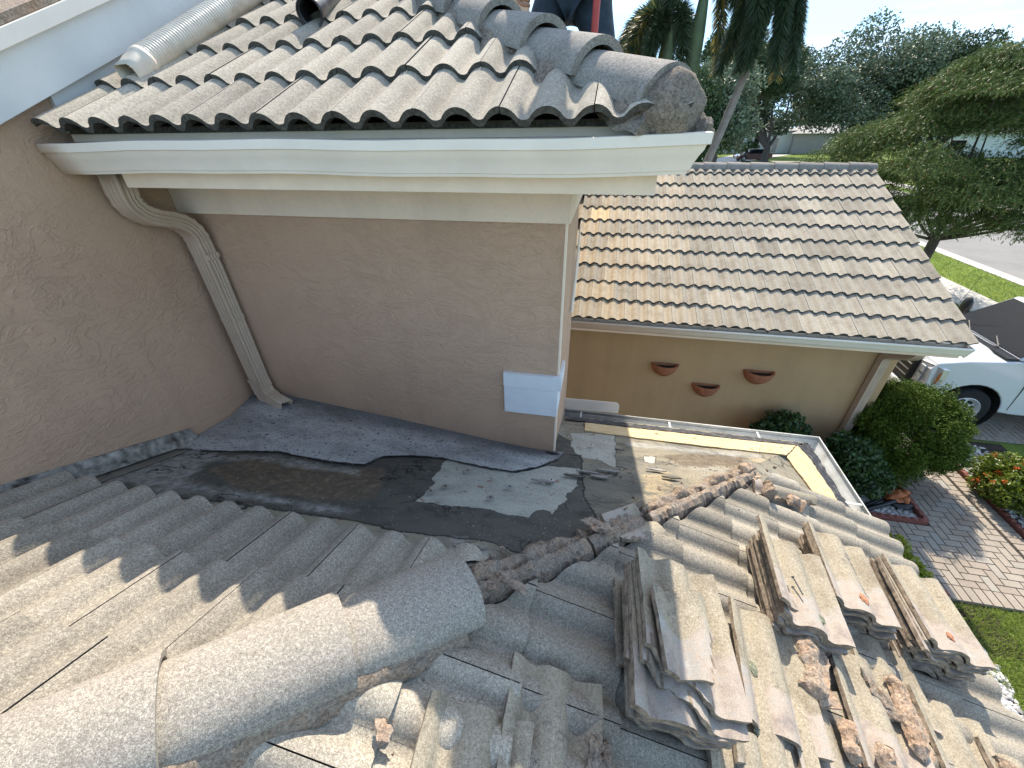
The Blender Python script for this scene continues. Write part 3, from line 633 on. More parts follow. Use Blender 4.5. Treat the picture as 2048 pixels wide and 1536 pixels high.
def gutter(path, mat_, hangers, label, z, endcaps=(0, 1), sc=1.0, inner='gutter_in'):
    mb = MB(); pth = [(*p[:2], z + (p[2] if len(p) > 2 else 0)) for p in path]
    kp = [(a*sc, b*sc) for a, b in KP]; rows = sweep(mb, pth, kp)
    for e in endcaps:
        r = rows[0] if e == 0 else rows[-1]; mb.add(r[:11], [tuple(range(11))])
    g = mb.build('gutter', mat_, H, smooth=25, solid=.003); g['label'] = label
    for (x, y, dx, dy) in hangers:
        mb = MB(); a = Vector((x, y, z-.006)); b = a+Vector((dx, dy, 0))*.124*sc
        mb.tube([a, b], 1, sect=[(-.009, -.0015), (.009, -.0015), (.009, .0015), (-.009, .0015)]); mb.tube([a.lerp(b, .95), a.lerp(b, .95)-Vector((0, 0, .02))], .004, 6)
        q = mb.build('hanger', mat_, g)
    return g
# upper gutter: a long run over the camera side and a return along the right eave; the lip waves a little
up_path = [(x, 1.682, .004*math.sin(x*3.1)+.002*math.sin(x*9)) for x in [-2.43+.163*i for i in range(16)]] + [(.205, 1.682, .006), (.205, 5.4, .006)]
up_path = up_path[:-2] + [(.178, 1.682, .010), (.178, 5.4, .006)]
gutter(up_path, 'gutter', [], 'off-white gutter under the upper roof eave', -.036)
gutter([(1.893, -3.0), (1.893, 3.045), (XB+.003, 3.045)], 'gutter_in', [(x, 3.045, 0, 1) for x in (-.02, .78, 1.52)] + [(1.893, y, 1, 0) for y in (2.42, 1.72, 1.0, .3)], 'grey gutter round the stripped lower roof', -2.305, endcaps=(1,))
gutter([(4.37, 5.275), (-.475, 5.275)][::-1], 'gutter', [(x, 5.275, 0, -1) for x in (.05, .75, 1.5, 2.2, 2.9, 3.6, 4.2)], 'white gutter under the garage roof eave', -2.255)
mb = MB(); mb.prism([(XB, 3.186, -2.315), (.322, 3.186, -2.30), (.322, 3.186, -2.21), (.30, 3.186, -2.18), (XB, 3.186, -2.19)], (0, .004, 0)); mb.build('gutter_splash_guard', 'gutter', H)
mb = MB()
for i in range(60):
    y = 3.0-rnd.random()*1.5; mb.ellipsoid((1.915+rnd.gauss(0, .012), y, -2.40+rnd.gauss(0, .004)), (.022, .05, .014), 5, jit=.5, seed=i)
mb.build('leaf_litter', 'debris', H)
# downspouts
def rib_sect(w_, h_):
    pts = []
    for (ax, ay, bx, by) in ((-1,-1,1,-1),(1,-1,1,1),(1,1,-1,1),(-1,1,-1,-1)):
        for k in range(9):
            t = (k+.5)/9; x = ax+(bx-ax)*t; y = ay+(by-ay)*t; rr_ = .90 if k in (2, 4, 6) else 1.0
            pts.append((x*w_*(rr_ if ax == bx else 1), y*h_*(rr_ if ay == by else 1)))
    return pts
def bezpath(ctrl, rad, n=7):
    P = [Vector(p) for p in ctrl]; out = [P[0]]
    for i in range(1, len(P)-1):
        a = P[i]+(P[i-1]-P[i]).normalized()*min(rad, (P[i-1]-P[i]).length*.48); b = P[i]+(P[i+1]-P[i]).normalized()*min(rad, (P[i+1]-P[i]).length*.48)
        for k in range(n+1):
            t = k/n; out.append(a*(1-t)**2+P[i]*2*t*(1-t)+b*t*t)
    out.append(P[-1]); return out
def crimp(path, lo=1.0):
    return path
mb = MB()
pth = bezpath([(-2.335, 1.745, -.15), (-2.35, 1.745, -.36), (-2.33, 2.02, -.44), (-2.325, 2.03, -.66), (-2.31, 2.03, -1.50)], .14, 10)
pth2 = pth + bezpath([(-2.31, 2.03, -1.48), (-2.30, 2.02, -1.645), (-2.08, 1.95, -1.68)], .10, 9)[1:]
rad = []
for i, p in enumerate(pth2):
    bend = 0
    if 0 < i < len(pth2)-1:
        a = (pth2[i]-pth2[i-1]); b = (pth2[i+1]-pth2[i])
        if a.length > 1e-5 and b.length > 1e-5: bend = a.angle(b)
    rad.append(1.0 + (.05 if i % 2 else -.04)*(1 if bend > .03 else 0))
mb.tube(pth2, rad, sect=rib_sect(.043, .052), cap=False, up=Vector((1, 0, 0)))
ds = mb.build('downspout', 'spout', H, smooth=40, solid=.002); ds['label'] = 'tan ribbed downspout in the wall corner, elbowed at both ends'
for z in (-.62, -1.02, -1.50):
    mb = MB(); mb.tube([(-2.318, 2.03, z), (-2.317, 2.03, z-.03)], 1.03, sect=rib_sect(.043, .052), up=Vector((1, 0, 0)), cap=False); q = mb.build('joint_collar', 'spout', None, solid=.002); q.parent = ds; q.matrix_parent_inverse = Matrix.Identity(4)
mb = MB(); mb.tube(bezpath([(4.0, 5.33, -2.37), (4.0, 5.36, -2.50), (3.90, 5.68, -2.66), (3.90, 5.69, G+.1)], .09, 6), 1, sect=rib_sect(.055, .048), up=Vector((0, 1, 0))); mb.build('downspout', 'spout', H, smooth=40)['label'] = 'tan downspout on the garage corner'
# ---- garage roof
zG = lambda y: -2.235 + .420*(y-5.25)
mb = MB()
def tt_gar(c, r):
    if (c, r) in {(1, 6), (0, 8), (3, 8)}: return 1.0
    return min(.9, max(0, rnd.gauss(.48, .2)))
g2 = math.sqrt(1+.42**2); VG = Vector((0, -1, -.42))/g2; NG = Vector((0, -.42, 1))/g2; TG = tile_template(16, L=.46, th=.022)
tile_field(mb, (4.37-2*PITCH*16, 5.19, zG(5.19)), (1, 0, 0), VG, NG, 16, 11, TG, tt_gar, stagger=PITCH, jit=.003, expo=.372, tilt=.030)
o = mb.build('roof_tiles', ['tile_gar', 'tile_cut'], H, smooth=40, clip=[(Vector((-.47, 0, 0)), Vector((-1, 0, 0))), (Vector((4.375, 0, 0)), Vector((1, 0, 0))), (Vector((0, 8.80, 0)), Vector((0, 1, 0)))]); o['label'] = 'tan concrete tiles of the garage roof with a few yellow replacements'
mb = MB(); mb.add([(-.47, 5.27, zG(5.27)-.02), (4.36, 5.27, zG(5.27)-.02), (4.36, 8.8, zG(8.8)-.02), (-.47, 8.8, zG(8.8)-.02), (4.36, 12.5, zG(5.3)-.02), (-.47, 12.5, zG(5.3)-.02)], [(0, 1, 2, 3), (3, 2, 4, 5)]); mb.build('roof_deck', 'tile_gar', H)
mb = MB(); mb.box((-.47, 5.272, -2.44), (4.36, 5.29, -2.26)); mb.build('fascia', 'fascia', H)
mb = MB(); mb.box((-.47, 5.29, -2.40), (4.35, 5.748, -2.385)); mb.build('soffit', 'fascia', H)
mb = MB(); mb.prism([(4.365, 5.2, zG(5.2)-.02), (4.365, 5.2, zG(5.2)-.14), (4.365, 8.8, zG(8.8)-.17), (4.365, 12.6, zG(5.2)-.14), (4.365, 12.6, zG(5.2)-.02), (4.365, 8.8, zG(8.8)-.03)], (-.02, 0, 0)); mb.build('rake_board', 'fascia', H)
def cap_tile(p, d, upv, L=.42, r0_=.115, r1=.098, hh=.95, th=.016, n=22, sag=1.0):
    """half barrel cap: p = lower (nose) end centre, d = direction up the hip"""
    p, d, upv = Vector(p), Vector(d).normalized(), Vector(upv); u = d.cross(upv).normalized(); v = u.cross(d).normalized()
    vs = []; fs = []
    for k, (t, r_) in enumerate(((0, r0_), (L, r1))):
        for rr_ in (r_, r_-th):
            for j in range(n+1):
                a = math.pi*(j/n)
                vs.append(tuple(p+d*t+u*math.cos(a)*rr_*sag+v*math.sin(a)*rr_*hh))
    k = n+1
    for j in range(n):
        fs += [(j, j+1, 2*k+j+1, 2*k+j), (k+j+1, k+j, 3*k+j, 3*k+j+1), (j+1, j, k+j, k+j+1), (2*k+j, 2*k+j+1, 3*k+j+1, 3*k+j)]
    fs += [(0, 2*k, 3*k, k), (n, k+n, 3*k+n, 2*k+n)]
    return vs, fs
mb = MB()
for i in range(12):
    x = 4.40-.385*(i+1)*1.0
    v_, f_ = cap_tile((x-.03, 8.80, zG(8.80)+.040), (1, 0, -.02), (0, 0, 1), L=.42, r0_=.115, r1=.105, n=12); mb.add(v_, f_, tt_plain(0, 0))
mb.build('ridge_caps', 'cap_up', H, smooth=50, clip=[(Vector((-.47, 0, 0)), Vector((-1, 0, 0)))])
mb = MB(); mb.box((-.46, 8.70, zG(8.70)), (4.33, 8.90, zG(8.8)+.05)); mb.build('ridge_mortar', 'mortar_up', H)
# ---- upper hip caps and bedding mortar
hipU = Vector((-1, 1, SU)).normalized()
def lumpy_strip(path_fn, n, halfw, height, seed, amp=.02, faces=10, pw=2.2):
    mb = MB(); vs = []
    for i in range(n+1):
        t = i/n; p, side, w_, h_ = path_fn(t)
        for j in range(faces+1):
            a = j/faces; s = -1+2*a; prof_h = (1-abs(s)**pw)
            q = p + side*(s*w_*halfw) + Vector((0, 0, 1))*(h_*height*prof_h)
            k = noise.noise(Vector((q.x*11, q.y*11, q.z*11+seed)))*amp + noise.noise(Vector((q.x*33, q.y*33, q.z*33+seed)))*amp*.55
            q = q + Vector((0, 0, 1))*k + side*noise.noise(Vector((q.x*15+9, q.y*15, seed)))*amp
            vs.append(tuple(q))
    m_ = faces+1
    mb.add(vs, [(i*m_+j, i*m_+j+1, (i+1)*m_+j+1, (i+1)*m_+j) for i in range(n) for j in range(faces)])
    mb.add([vs[j] for j in range(m_)], [tuple(range(m_))]); mb.add([vs[n*m_+j] for j in range(m_)], [tuple(range(m_-1, -1, -1))])
    return mb
hp0 = Vector((.20, 1.62, -.012))
sideU = Vector((1, 1, 0)).normalized()
mb = lumpy_strip(lambda t: (hp0+Vector((-1, 1, SU))*(2.7*t+.02)+Vector((0, 0, -.03)), sideU, 1+.18*math.sin(t*60), 1), 260, .150, .125, 3, .020, 18)
mb.build('bedding_mortar', 'mortar_up', H, smooth=60)
for i in range(12):
    p = hp0+Vector((-1, 1, SU))*(.040+.232*i)+Vector((0, 0, .036))
    v_, f_ = cap_tile(p, hipU-Vector((0, 0, .075)), (0, 0, 1), L=.40, r0_=.130, r1=.108, hh=.92, th=.030); mb = MB(); mb.add(v_, f_, .4+.2*rnd.random()); mb.build('hip_cap', 'cap_up', H, smooth=50)
mb = MB(); mb.ellipsoid(hp0+Vector((-.035, .035, .042)), (.112, .112, .118), 14, jit=.12, seed=2); q = mb.build('mortar_plug', 'mortar_up', H, smooth=60)
mb = MB(); mb.ellipsoid(hp0+Vector((.055, .055, .0)), (.05, .06, .042), 9, jit=.5, seed=5); mb.ellipsoid(hp0+Vector((.085, -.0, -.01)), (.035, .04, .03), 9, jit=.5, seed=8); mb.build('mortar_lump', 'mortar_up', H, smooth=60)
# ---- near hip: caps still in place, mortar ridge left bare further down
hip = lambda x, h=0, H_=1.06: Vector((x, x+H_, max(zE(x), zN(x+H_))+h))
hipd = Vector((-1, -1, S_)).normalized()
for i, xx in enumerate((-.335, -.60, -.865, -1.13, -1.39, -1.65)):
    v_, f_ = cap_tile(hip(xx, .040), hipd-Vector((0, 0, .040)), (0, 0, 1), L=.47, r0_=.142, r1=.122, hh=.74, th=.016, n=32); mb = MB(); mb.add(v_, f_, .55); mb.build('hip_cap', 'cap', H, smooth=50)
sideH = Vector((1, -1, 0)).normalized()
mb = lumpy_strip(lambda t: (hip(-1.8+1.42*t, -.02)+sideH*.035, sideH, 1+.03*math.sin(t*90), 1), 420, .122, .070, 11, .009, 22, 9)
mb.build('bedding_mortar', 'mortar', H, smooth=60)
for (xa, xb, sd_, hw, hh_) in ((-.36, .06, 5, .056, .078), (.05, .31, 9, .062, .050), (.33, 1.10, 14, .052, .060)):
    ln = (xb-xa)
    mb = lumpy_strip(lambda t: (hip(xa+ln*t, -.005, 1.085)+sideH*(-.018), sideH, (.85+.5*noise.noise(Vector((t*ln*9, sd_, 5))))*(1 if .04 < t < .96 else .4), (.75+.75*noise.noise(Vector((t*ln*7, sd_, 0))))*(1 if .02 < t < .98 else .5)), int(ln*260), hw, hh_, sd_, .026, 26)
    o = mb.build('mortar_ridge', 'mortar', H, smooth=18); o['label'] = 'ragged ridge of old bedding mortar left along the bare hip'
    mb = MB(); a = hip(xa+.01, -.005, 1.085)+sideH*.030; b = hip(xb-.01, -.005, 1.085)+sideH*.030
    n = int(ln*160); vs = []
    for i in range(n+1):
        p = a.lerp(b, i/n); k = noise.noise(Vector((p.x*14, sd_, 0)))*.014+noise.noise(Vector((p.x*70, sd_, 0)))*.008
        for (s_, h_) in ((0, -.01), (.050+k, -.012), (.036+k, .030), (.016+k, .052-k), (-.010, .056+k), (-.022, .03)): vs.append(tuple(p+sideH*(s_+.007*noise.noise(Vector((p.x*55, s_*60, h_*60))))+Vector((0, 0, h_+.007*noise.noise(Vector((p.x*60, s_*50+7, h_*50)))))))
    mb.add(vs, [(i*6+j, i*6+(j+1) % 6, (i+1)*6+(j+1) % 6, (i+1)*6+j) for i in range(n) for j in range(6)]); mb.add(vs[:6], [tuple(range(6))]); mb.add(vs[-6:], [tuple(range(6))])
    mb.build('mortar_ridge', 'mortar', H, smooth=12)
mb = MB(); q = hip(-.88, .115); mb.ellipsoid(q, (.006, .006, .002), 6); mb.build('lime_spot', 'white', H)
# ---- rake trim at the upper left and the higher roof behind it
zR = lambda y: .05 + .452*(y-1.49)
def rakeband(x0_, x1_, za, zb, name, mat, y0=-2.5, y1=5.5, lab=None):
    mb = MB(); mb.prism([(x0_, y0, zR(y0)+za), (x0_, y1, zR(y1)+za), (x0_, y1, zR(y1)+zb), (x0_, y0, zR(y0)+zb)], (x1_-x0_, 0, 0)); o = mb.build(name, mat, H, bevel=.002)
    if lab: o['label'] = lab
rakeband(XW-.2, XW+.055, 0, .185, 'rake_trim', 'rake', lab='white rake band rising along the left wall')
rakeband(XW-.2, XW+.085, .187, .245, 'rake_cap', 'gutter', lab='glossy white drip edge above the rake band')
mb = MB(); mb.prism([(XW+.07, -2.5, zR(-2.5)+.247), (XW+.07, 5.5, zR(5.5)+.247), (XW-3, 5.5, zR(5.5)+.36), (XW-3, -2.5, zR(-2.5)+.36)], (0, 0, .03)); mb.build('rake_roof', M['mortar_loose'], H)
# wall strip between rake and upper roof, step flashing
mb = MB(); mb.prism([(XW+.002, 1.70, .0), (XW+.002, 5.0, 1.30), (XW+.002, 5.0, zR(5.0)+.002), (XW+.002, 1.70, zR(1.70)+.002)], (.02, 0, 0)); mb.build('side_flashing', 'rake', H)
mb = MB(); mb.add([(XW+.024, 1.93, zU(1.93)+.075), (XW+.11, 1.93, zU(1.93)+.055), (XW+.11, 2.6, zU(2.6)+.055), (XW+.024, 2.6, zU(2.6)+.09)], [(0, 1, 2, 3)]); mb.build('valley_flashing', 'gutter_in', H, solid=.004)
# ------------------------------------------------------------------ ground
def flat(name, poly, z, mat, label=None):
    mb = MB(); mb.add([(x, y, z) for x, y in poly], [tuple(range(len(poly)))]); o = mb.build(name, mat); tag(o, label, kind='structure'); return o
flat('ground', [(-300, -300), (300, -300), (300, 400), (-300, 400)], G, 'lawn')
flat('mulch_bed', [(2.0, 3.0), (4.79, 3.0), (4.79, 4.74), (4.79, 6.9), (2.0, 6.9)], G+.004, 'mulch')
flat('mulch_bed', [(5.96, 4.55), (7.1, 4.55), (7.1, 6.9), (5.96, 6.9)], G+.004, 'mulch')
flat('mulch_bed', [(1.4, -3), (4.30, -3), (4.36, 3.55), (1.4, 3.55)], G+.005, 'mulch')
flat('walkway_bed', [(3.0, 3.58), (5.88, 3.58), (5.88, 6.95), (4.79, 6.95), (4.79, 4.70), (3.0, 4.70)], G+.008, 'sand')
flat('driveway_bed', [(4.5, 6.95), (14.2, 6.95), (14.2, 11.6), (4.5, 11.6)], G+.008, 'sand')
def pavers(name, inside, x0, x1, y0, y1, label, frame=None):
    mb = MB(); a = .1015; g = .0035
    def brick(xa, ya, xb, yb, t):
        z0, z1 = G+.009, G+.045+rnd.uniform(-.0012, .0012); b = .003
        vs = [(xa+g, ya+g, z0), (xb-g, ya+g, z0), (xb-g, yb-g, z0), (xa+g, yb-g, z0), (xa+g+b, ya+g+b, z1), (xb-g-b, ya+g+b, z1), (xb-g-b, yb-g-b, z1), (xa+g+b, yb-g-b, z1)]
        mb.add(vs, [(4, 5, 6, 7), (0, 1, 5, 4), (1, 2, 6, 5), (2, 3, 7, 6), (3, 0, 4, 7)], t)
    nx, ny = int((x1-x0)/a)+2, int((y1-y0)/a)+2
    ins = lambda i, j: inside(x0+(i+.5)*a, y0+(j+.5)*a)
    for i in range(-2, nx):
        for j in range(-2, ny):
            if not ins(i, j): continue
            k = (i-j) % 4; X, Y = x0+i*a, y0+j*a
            if k == 0: brick(X, Y, X+(2 if ins(i+1, j) else 1)*a, Y+a, rnd.random())
            elif k == 1 and not ins(i-1, j): brick(X, Y, X+a, Y+a, rnd.random())
            elif k == 3: brick(X, Y, X+a, Y+(2 if ins(i, j+1) else 1)*a, rnd.random())
            elif k == 2 and not ins(i, j-1): brick(X, Y, X+a, Y+a, rnd.random())
    if frame:
        for (xa, ya, xb, yb, vert) in frame:
            n = int(round((yb-ya if vert else xb-xa)/a))
            for i in range(n):
                f_ = inside; inside_ = None
                t = rnd.random()*.7
                if vert: q = (xa, ya+i*a, xb, ya+(i+1)*a)
                else: q = (xa+i*a, ya, xa+(i+1)*a, yb)
                z0, z1 = G+.009, G+.045; b = .003; (xa_, ya_, xb_, yb_) = q
                vs = [(xa_+g, ya_+g, z0), (xb_-g, ya_+g, z0), (xb_-g, yb_-g, z0), (xa_+g, yb_-g, z0), (xa_+g+b, ya_+g+b, z1), (xb_-g-b, ya_+g+b, z1), (xb_-g-b, yb_-g-b, z1), (xa_+g+b, yb_-g-b, z1)]
                mb.add(vs, [(4, 5, 6, 7), (0, 1, 5, 4), (1, 2, 6, 5), (2, 3, 7, 6), (3, 0, 4, 7)], t)
    o = mb.build(name, 'paver'); tag(o, label, kind='structure'); return o
pavers('walkway', lambda x, y: (y > 3.785 and 3.02 < x < 5.675 and y < 6.93 and (x > 4.82 or y < 4.69)), 3.0, 5.68, 3.78, 6.94, 'tan herringbone paver walkway beside the house', frame=[(5.677, 3.78, 5.880, 6.94, True), (3.0, 3.58, 5.88, 3.783, False)])
pavers('driveway', lambda x, y: x > 4.6 and 6.96 < y < 11.5 and x < 10.6, 4.6, 10.6, 6.96, 11.5, 'paver driveway under the truck')
flat('sidewalk', [(10.75, -40), (12.0, -40), (12.0, 58), (10.75, 58)], G+.02, 'walk')
mb = MB(); mb.box((13.9, -60, G), (14.15, 120, G+.03)); mb.box((14.15, -60, G), (14.45, 120, G+.012)); tag(mb.build('kerb', 'curb'), kind='structure')
flat('road', [(14.45, -60), (22.2, -60), (22.2, 60), (19.2, 68), (14.45, 70), (-60, 74), (-60, 66.5), (14.45, 62)], G+.010, 'road')
mb = MB(); mb.box((22.2, -60, G), (22.5, 58, G+.03)); tag(mb.build('kerb', 'curb'), kind='structure')
flat('sidewalk', [(24.0, -60), (25.2, -60), (25.2, 58), (24.0, 58)], G+.02, 'walk')
flat('sidewalk', [(14, 71.4), (60, 64.0), (60, 65.2), (14, 72.8)], G+.03, 'walk')
flat('far_driveway', [(12.5, 69), (17.2, 68.2), (30, 86), (22, 88)], G+.024, 'walk')
# pebbles, one object per bed of uncountable stones
def pebbles(name, spots, label, base=.016):
    mb = MB()
    ico = []
    bm = bmesh.new(); bmesh.ops.create_icosphere(bm, subdivisions=1, radius=1); iv = [v.co.copy() for v in bm.verts]; fi = [tuple(v.index for v in f.verts) for f in bm.faces]; bm.free()
    for (x, y) in spots:
        s_ = base*rnd.uniform(.6, 1.5); e = Euler((rnd.uniform(-.5, .5), rnd.uniform(-.5, .5), rnd.uniform(0, 6.3))).to_matrix(); sc3 = Vector((s_*rnd.uniform(.9, 1.8), s_, s_*rnd.uniform(.4, .7)))
        z = G+.012+rnd.uniform(0, .012); k = [rnd.uniform(.82, 1.15) for _ in iv]
        mb.add([tuple(e @ Vector((v.x*sc3.x*q, v.y*sc3.y*q, v.z*sc3.z*q)) + Vector((x, y, z))) for v, q in zip(iv, k)], fi, rnd.random()**.7)
    o = mb.build(name, 'pebble', smooth=60); return tag(o, label, kind='stuff')
def scatter(n, x0, x1, y0, y1, ok=lambda x, y: True):
    out = []
    while len(out) < n:
        x, y = rnd.uniform(x0, x1), rnd.uniform(y0, y1)
        if ok(x, y): out.append((x, y))
    return out
pebbles('white_pebbles', scatter(2600, 3.55, 4.76, 4.74, 5.9), 'grey and white marble pebbles in the triangular bed by the hedge', .017)
pebbles('white_pebbles', scatter(900, 5.98, 6.75, 4.75, 6.75), 'pale pebbles around the flowering shrub', .022)
pebbles('white_pebbles', scatter(1300, 3.95, 4.42, 1.6, 3.5, lambda x, y: x < 4.32+.05*math.sin(y*5)+.06*rnd.random()), 'marble pebble strip along the house below the gutter', .022)
# scalloped red edging bricks, each a thing
def edging(mesh, x, y, rz, label, grp):
    o = bpy.data.objects.new('edging_brick', mesh); COL.objects.link(o); o.location = (x, y, G+.01); o.rotation_euler = (0, 0, rz); tag(o, label, 'edging brick', grp); return o
mb = MB(); n = 8
pf = [(-.15, 0)] + [(-.15+.30*i/24, .075+.018*abs(math.sin(math.pi*i/8))) for i in range(25)] + [(.15, 0)]
mb.prism([(x, -.028, z) for x, z in pf], (0, .056, 0)); e0 = mb.build('edging_brick', 'edging', bevel=.006); em = e0.data; bpy.data.objects.remove(e0)
for i in range(8): q = edging(em, 5.925, 6.40-.302*i, R(90), ['farthest', 'second farthest', 'third farthest', 'fourth farthest', 'fourth nearest', 'third nearest', 'second nearest', 'nearest'][i]+' scalloped red edging brick between the walkway and the flowering shrub', 'red edging bricks along the walkway')
for i in range(5): edging(em, 4.63-.302*i, 4.735, 0, ['rightmost', 'second from right', 'middle', 'second from left', 'leftmost'][i]+' scalloped red edging brick on the near side of the triangular pebble bed', 'red edging bricks at the near side of the pebble bed')
for i in range(4): edging(em, 4.79, 4.90+.302*i, R(90), ['nearest', 'second nearest', 'third nearest', 'farthest'][i]+' scalloped red edging brick on the walkway side of the triangular pebble bed', 'red edging bricks on the walkway side of the pebble bed')
edging(em, 4.24, 3.60, R(10), 'single red edging brick at the corner of the grass and the walkway', None)
for i, (x, y, r_, lb) in enumerate([(6.05, 6.72, .10, 'flat grey stone nearest the hedge at the driveway edge'), (6.26, 6.74, .085, 'middle grey stone in the row at the driveway edge'), (6.45, 6.70, .08, 'right hand grey stone behind the flowering shrub')]):
    mb = MB(); mb.ellipsoid((0, 0, 0), (r_*1.25, r_, r_*.5), 8, jit=.25, seed=i+3); o = mb.build('garden_stone', 'stone', smooth=60); o.location = (x, y, G+.04); tag(o, lb, 'stone', 'grey stones at the driveway edge')
# grass blades where the lawn is close enough to see them
def grass(name, n, x0, x1, y0, y1, ok, label, L=.06, top=.06):
    P = []
    while len(P) < n:
        x = rng.uniform(x0, x1, n); y = rng.uniform(y0, y1, n)
        for a, b in zip(x, y):
            if ok(a, b): P.append((a, b))
            if len(P) >= n: break
    P = np.array(P); l = L*rng.uniform(.5, 1.3, n); D = np.stack([rng.normal(0, .5, n), rng.normal(0, .5, n), np.ones(n)], 1)
    D /= np.linalg.norm(D, axis=1, keepdims=True); C = np.column_stack([P, np.full(n, G)]) + D*(l*.5)[:, None]
    pt = np.array([noise.noise(Vector((a*1.4, b*1.4, 0))) for a, b in P]); t = .45+.3*pt+rng.normal(0, .2, n); t = np.where(rng.random(n) < top+.10*np.maximum(pt, 0), .97, np.clip(t, 0, .88))
    o = leafmesh(name, C, D, rdir(n), l, .007 if L < .07 else .016, t, 'grassb'); return tag(o, label, kind='stuff')
grass('lawn_grass', 70000, 4.25, 7.2, 1.3, 4.75, lambda x, y: (y < 3.56 and x > 4.33+.09*math.sin(y*6)+.04*math.sin(y*17)) or (x > 5.90 and y < 4.72), 'patchy green and straw coloured lawn beside the house')
grass('lawn_grass', 45000, 6.0, 14.0, 11.6, 26, lambda x, y: x < 10.70 or x > 12.05 and x < 13.88, 'bright green verge grass beside the sidewalk', L=.09, top=.0)
grass('lawn_grass', 12000, 8.0, 13.9, 5.0, 11.6, lambda x, y: x > 12.05 or (x < 10.7 and y < 6.9), 'green grass beyond the truck', L=.09, top=.0)
grass('lawn_grass', 16000, 14.5, 46, 64, 92, lambda x, y: y > 73.0-(x-14)*.16 and not (12.5 < x < 31 and y < 88 and abs((y-69)-(x-14.8)*1.35) < 6) or (71.2-(x-14)*.16 > y > 65+(0 if x > 20 else 6)), 'far lawn in front of the pale house', L=.22, top=.0)

# ------------------------------------------------------------------ vegetation
def crown(name, lobes, n, L, W, mat, parent, hang=0., surf=.55, tuft=1, seed=0, tb=.5, jit=.18, ztint=.0):
    r_ = np.random.default_rng(seed); vol = np.array([a[3]*a[4]*a[5] for a in lobes])**.67; idx = r_.choice(len(lobes), n//tuft, p=vol/vol.sum())
    A = np.array(lobes)[idx]; d = r_.normal(size=(len(idx), 3)); d /= np.linalg.norm(d, axis=1, keepdims=True)
    rad = np.where(r_.random(len(idx)) < surf, r_.uniform(.86, 1.06, len(idx)), r_.uniform(.25, .9, len(idx)))
    nz = np.array([noise.noise(Vector(tuple(q*2.2+np.array([i_, 0, 0])))) for q, i_ in zip(d, idx)]); rad = rad*(1+nz*jit*1.6)
    C = A[:, :3] + d*A[:, 3:6]*rad[:, None]
    C = np.repeat(C, tuft, 0); d = np.repeat(d, tuft, 0); N_ = len(C)
    if tuft > 1: C = C + r_.normal(0, L*.45, (N_, 3))
    D = r_.normal(size=(N_, 3)); D /= np.linalg.norm(D, axis=1, keepdims=True); D = D*.75 + d*.55 + np.array([0, 0, -hang])
    t = np.clip(tb + r_.normal(0, .20, N_) + np.repeat(nz, tuft)*.25, 0, .9)
    return leafmesh(name, C, D, r_.normal(size=(N_, 3)), L*r_.uniform(.6, 1.3, N_), W*r_.uniform(.7, 1.3, N_), t, mat, parent)
def limb(mb, a, b, r1, r2, bend=.12, n=8, seed=0):
    rr_ = random.Random(seed); a, b = Vector(a), Vector(b); L = (b-a).length; off = Vector([rr_.uniform(-1, 1) for _ in range(3)])*L*bend
    pts = [a.lerp(b, i/n)+off*math.sin(math.pi*i/n) for i in range(n+1)]; mb.tube(pts, [r1+(r2-r1)*i/n for i in range(n+1)], 8)
def tree(name, base, lobes, n, L, W, leaf, label, cat, group=None, trunk_r=.25, fork=.35, hang=0., seed=0, bark='bark', lean=(0, 0), tuft=1, tb=.5, surf=.6, limbs=7, jit=.18):
    t = empty(name, base); tag(t, label, cat, group); zc = min(l[2]-l[5]*.3 for l in lobes); h = zc*fork*2 if zc > 0 else 1
    mb = MB(); f = Vector((lean[0], lean[1], h)); limb(mb, (0, 0, -.1), f, trunk_r*1.25, trunk_r*.85, .04, seed=seed)
    rr_ = random.Random(seed)
    for k in range(limbs):
        l = lobes[rr_.randrange(len(lobes))] if k >= len(lobes) else lobes[k]; limb(mb, f-Vector((0, 0, .1)), Vector(l[:3])+Vector((0, 0, -l[5]*.1)), trunk_r*.55, trunk_r*.12, .10, seed=seed+k)
    lmesh(t, mb, 'trunk', bark, smooth=60)
    c = crown('crown', lobes, n, L, W, leaf, t, hang, surf, tuft, seed, tb, jit); return t
def lobes_random(c, r, n, s, seed, flat_=.8):
    rr_ = random.Random(seed); out = []
    for i in range(n):
        while True:
            p = Vector([rr_.uniform(-1, 1) for _ in range(3)])
            if p.length < 1: break
        k = s*rr_.uniform(.7, 1.25); out.append((c[0]+p.x*r[0], c[1]+p.y*r[1], c[2]+p.z*r[2], k, k, k*flat_))
    return out
oaks = [  # x, y, crown centre height, crown radii, leaf material, label
 (19.6, 65, 7.6, (8.2, 6, 3.4), 'leaf_oak2', 'broad silvery green oak with a dark forked trunk beside the parked red car', 20, .30),
 (29.0, 68, 8.6, (7.5, 6, 4.6), 'leaf_oak2', 'tallest wide oak crown against the sky right of the forked oak', 22, .30),
 (37.5, 64, 6.8, (6.0, 5, 3.8), 'leaf_oak', 'oak half hidden behind the drooping tree at right', 18, .30),
 (12.0, 58, 8.6, (4.4, 4, 3.2), 'leaf_oak', 'dark oak behind the hanging palm fronds', 14, .28),
 (21.0, 84, 11.0, (8.0, 6, 4.8), 'leaf_oak', 'distant dark tree between the palm and the silvery oak', 16, .34)]
for i, (x, y, zc, r_, lf, lb, nl, L_) in enumerate(oaks):
    lob = lobes_random((0.6*(i % 2), 0, zc), r_, nl, min(r_)*.62, i+40)
    tree('oak_tree', (x, y, G), lob, 42000, L_*.95, L_*.66, lf, lb, 'tree', 'oaks across the street', trunk_r=.42, fork=.24, seed=i, tb=.48, limbs=8, surf=.5)
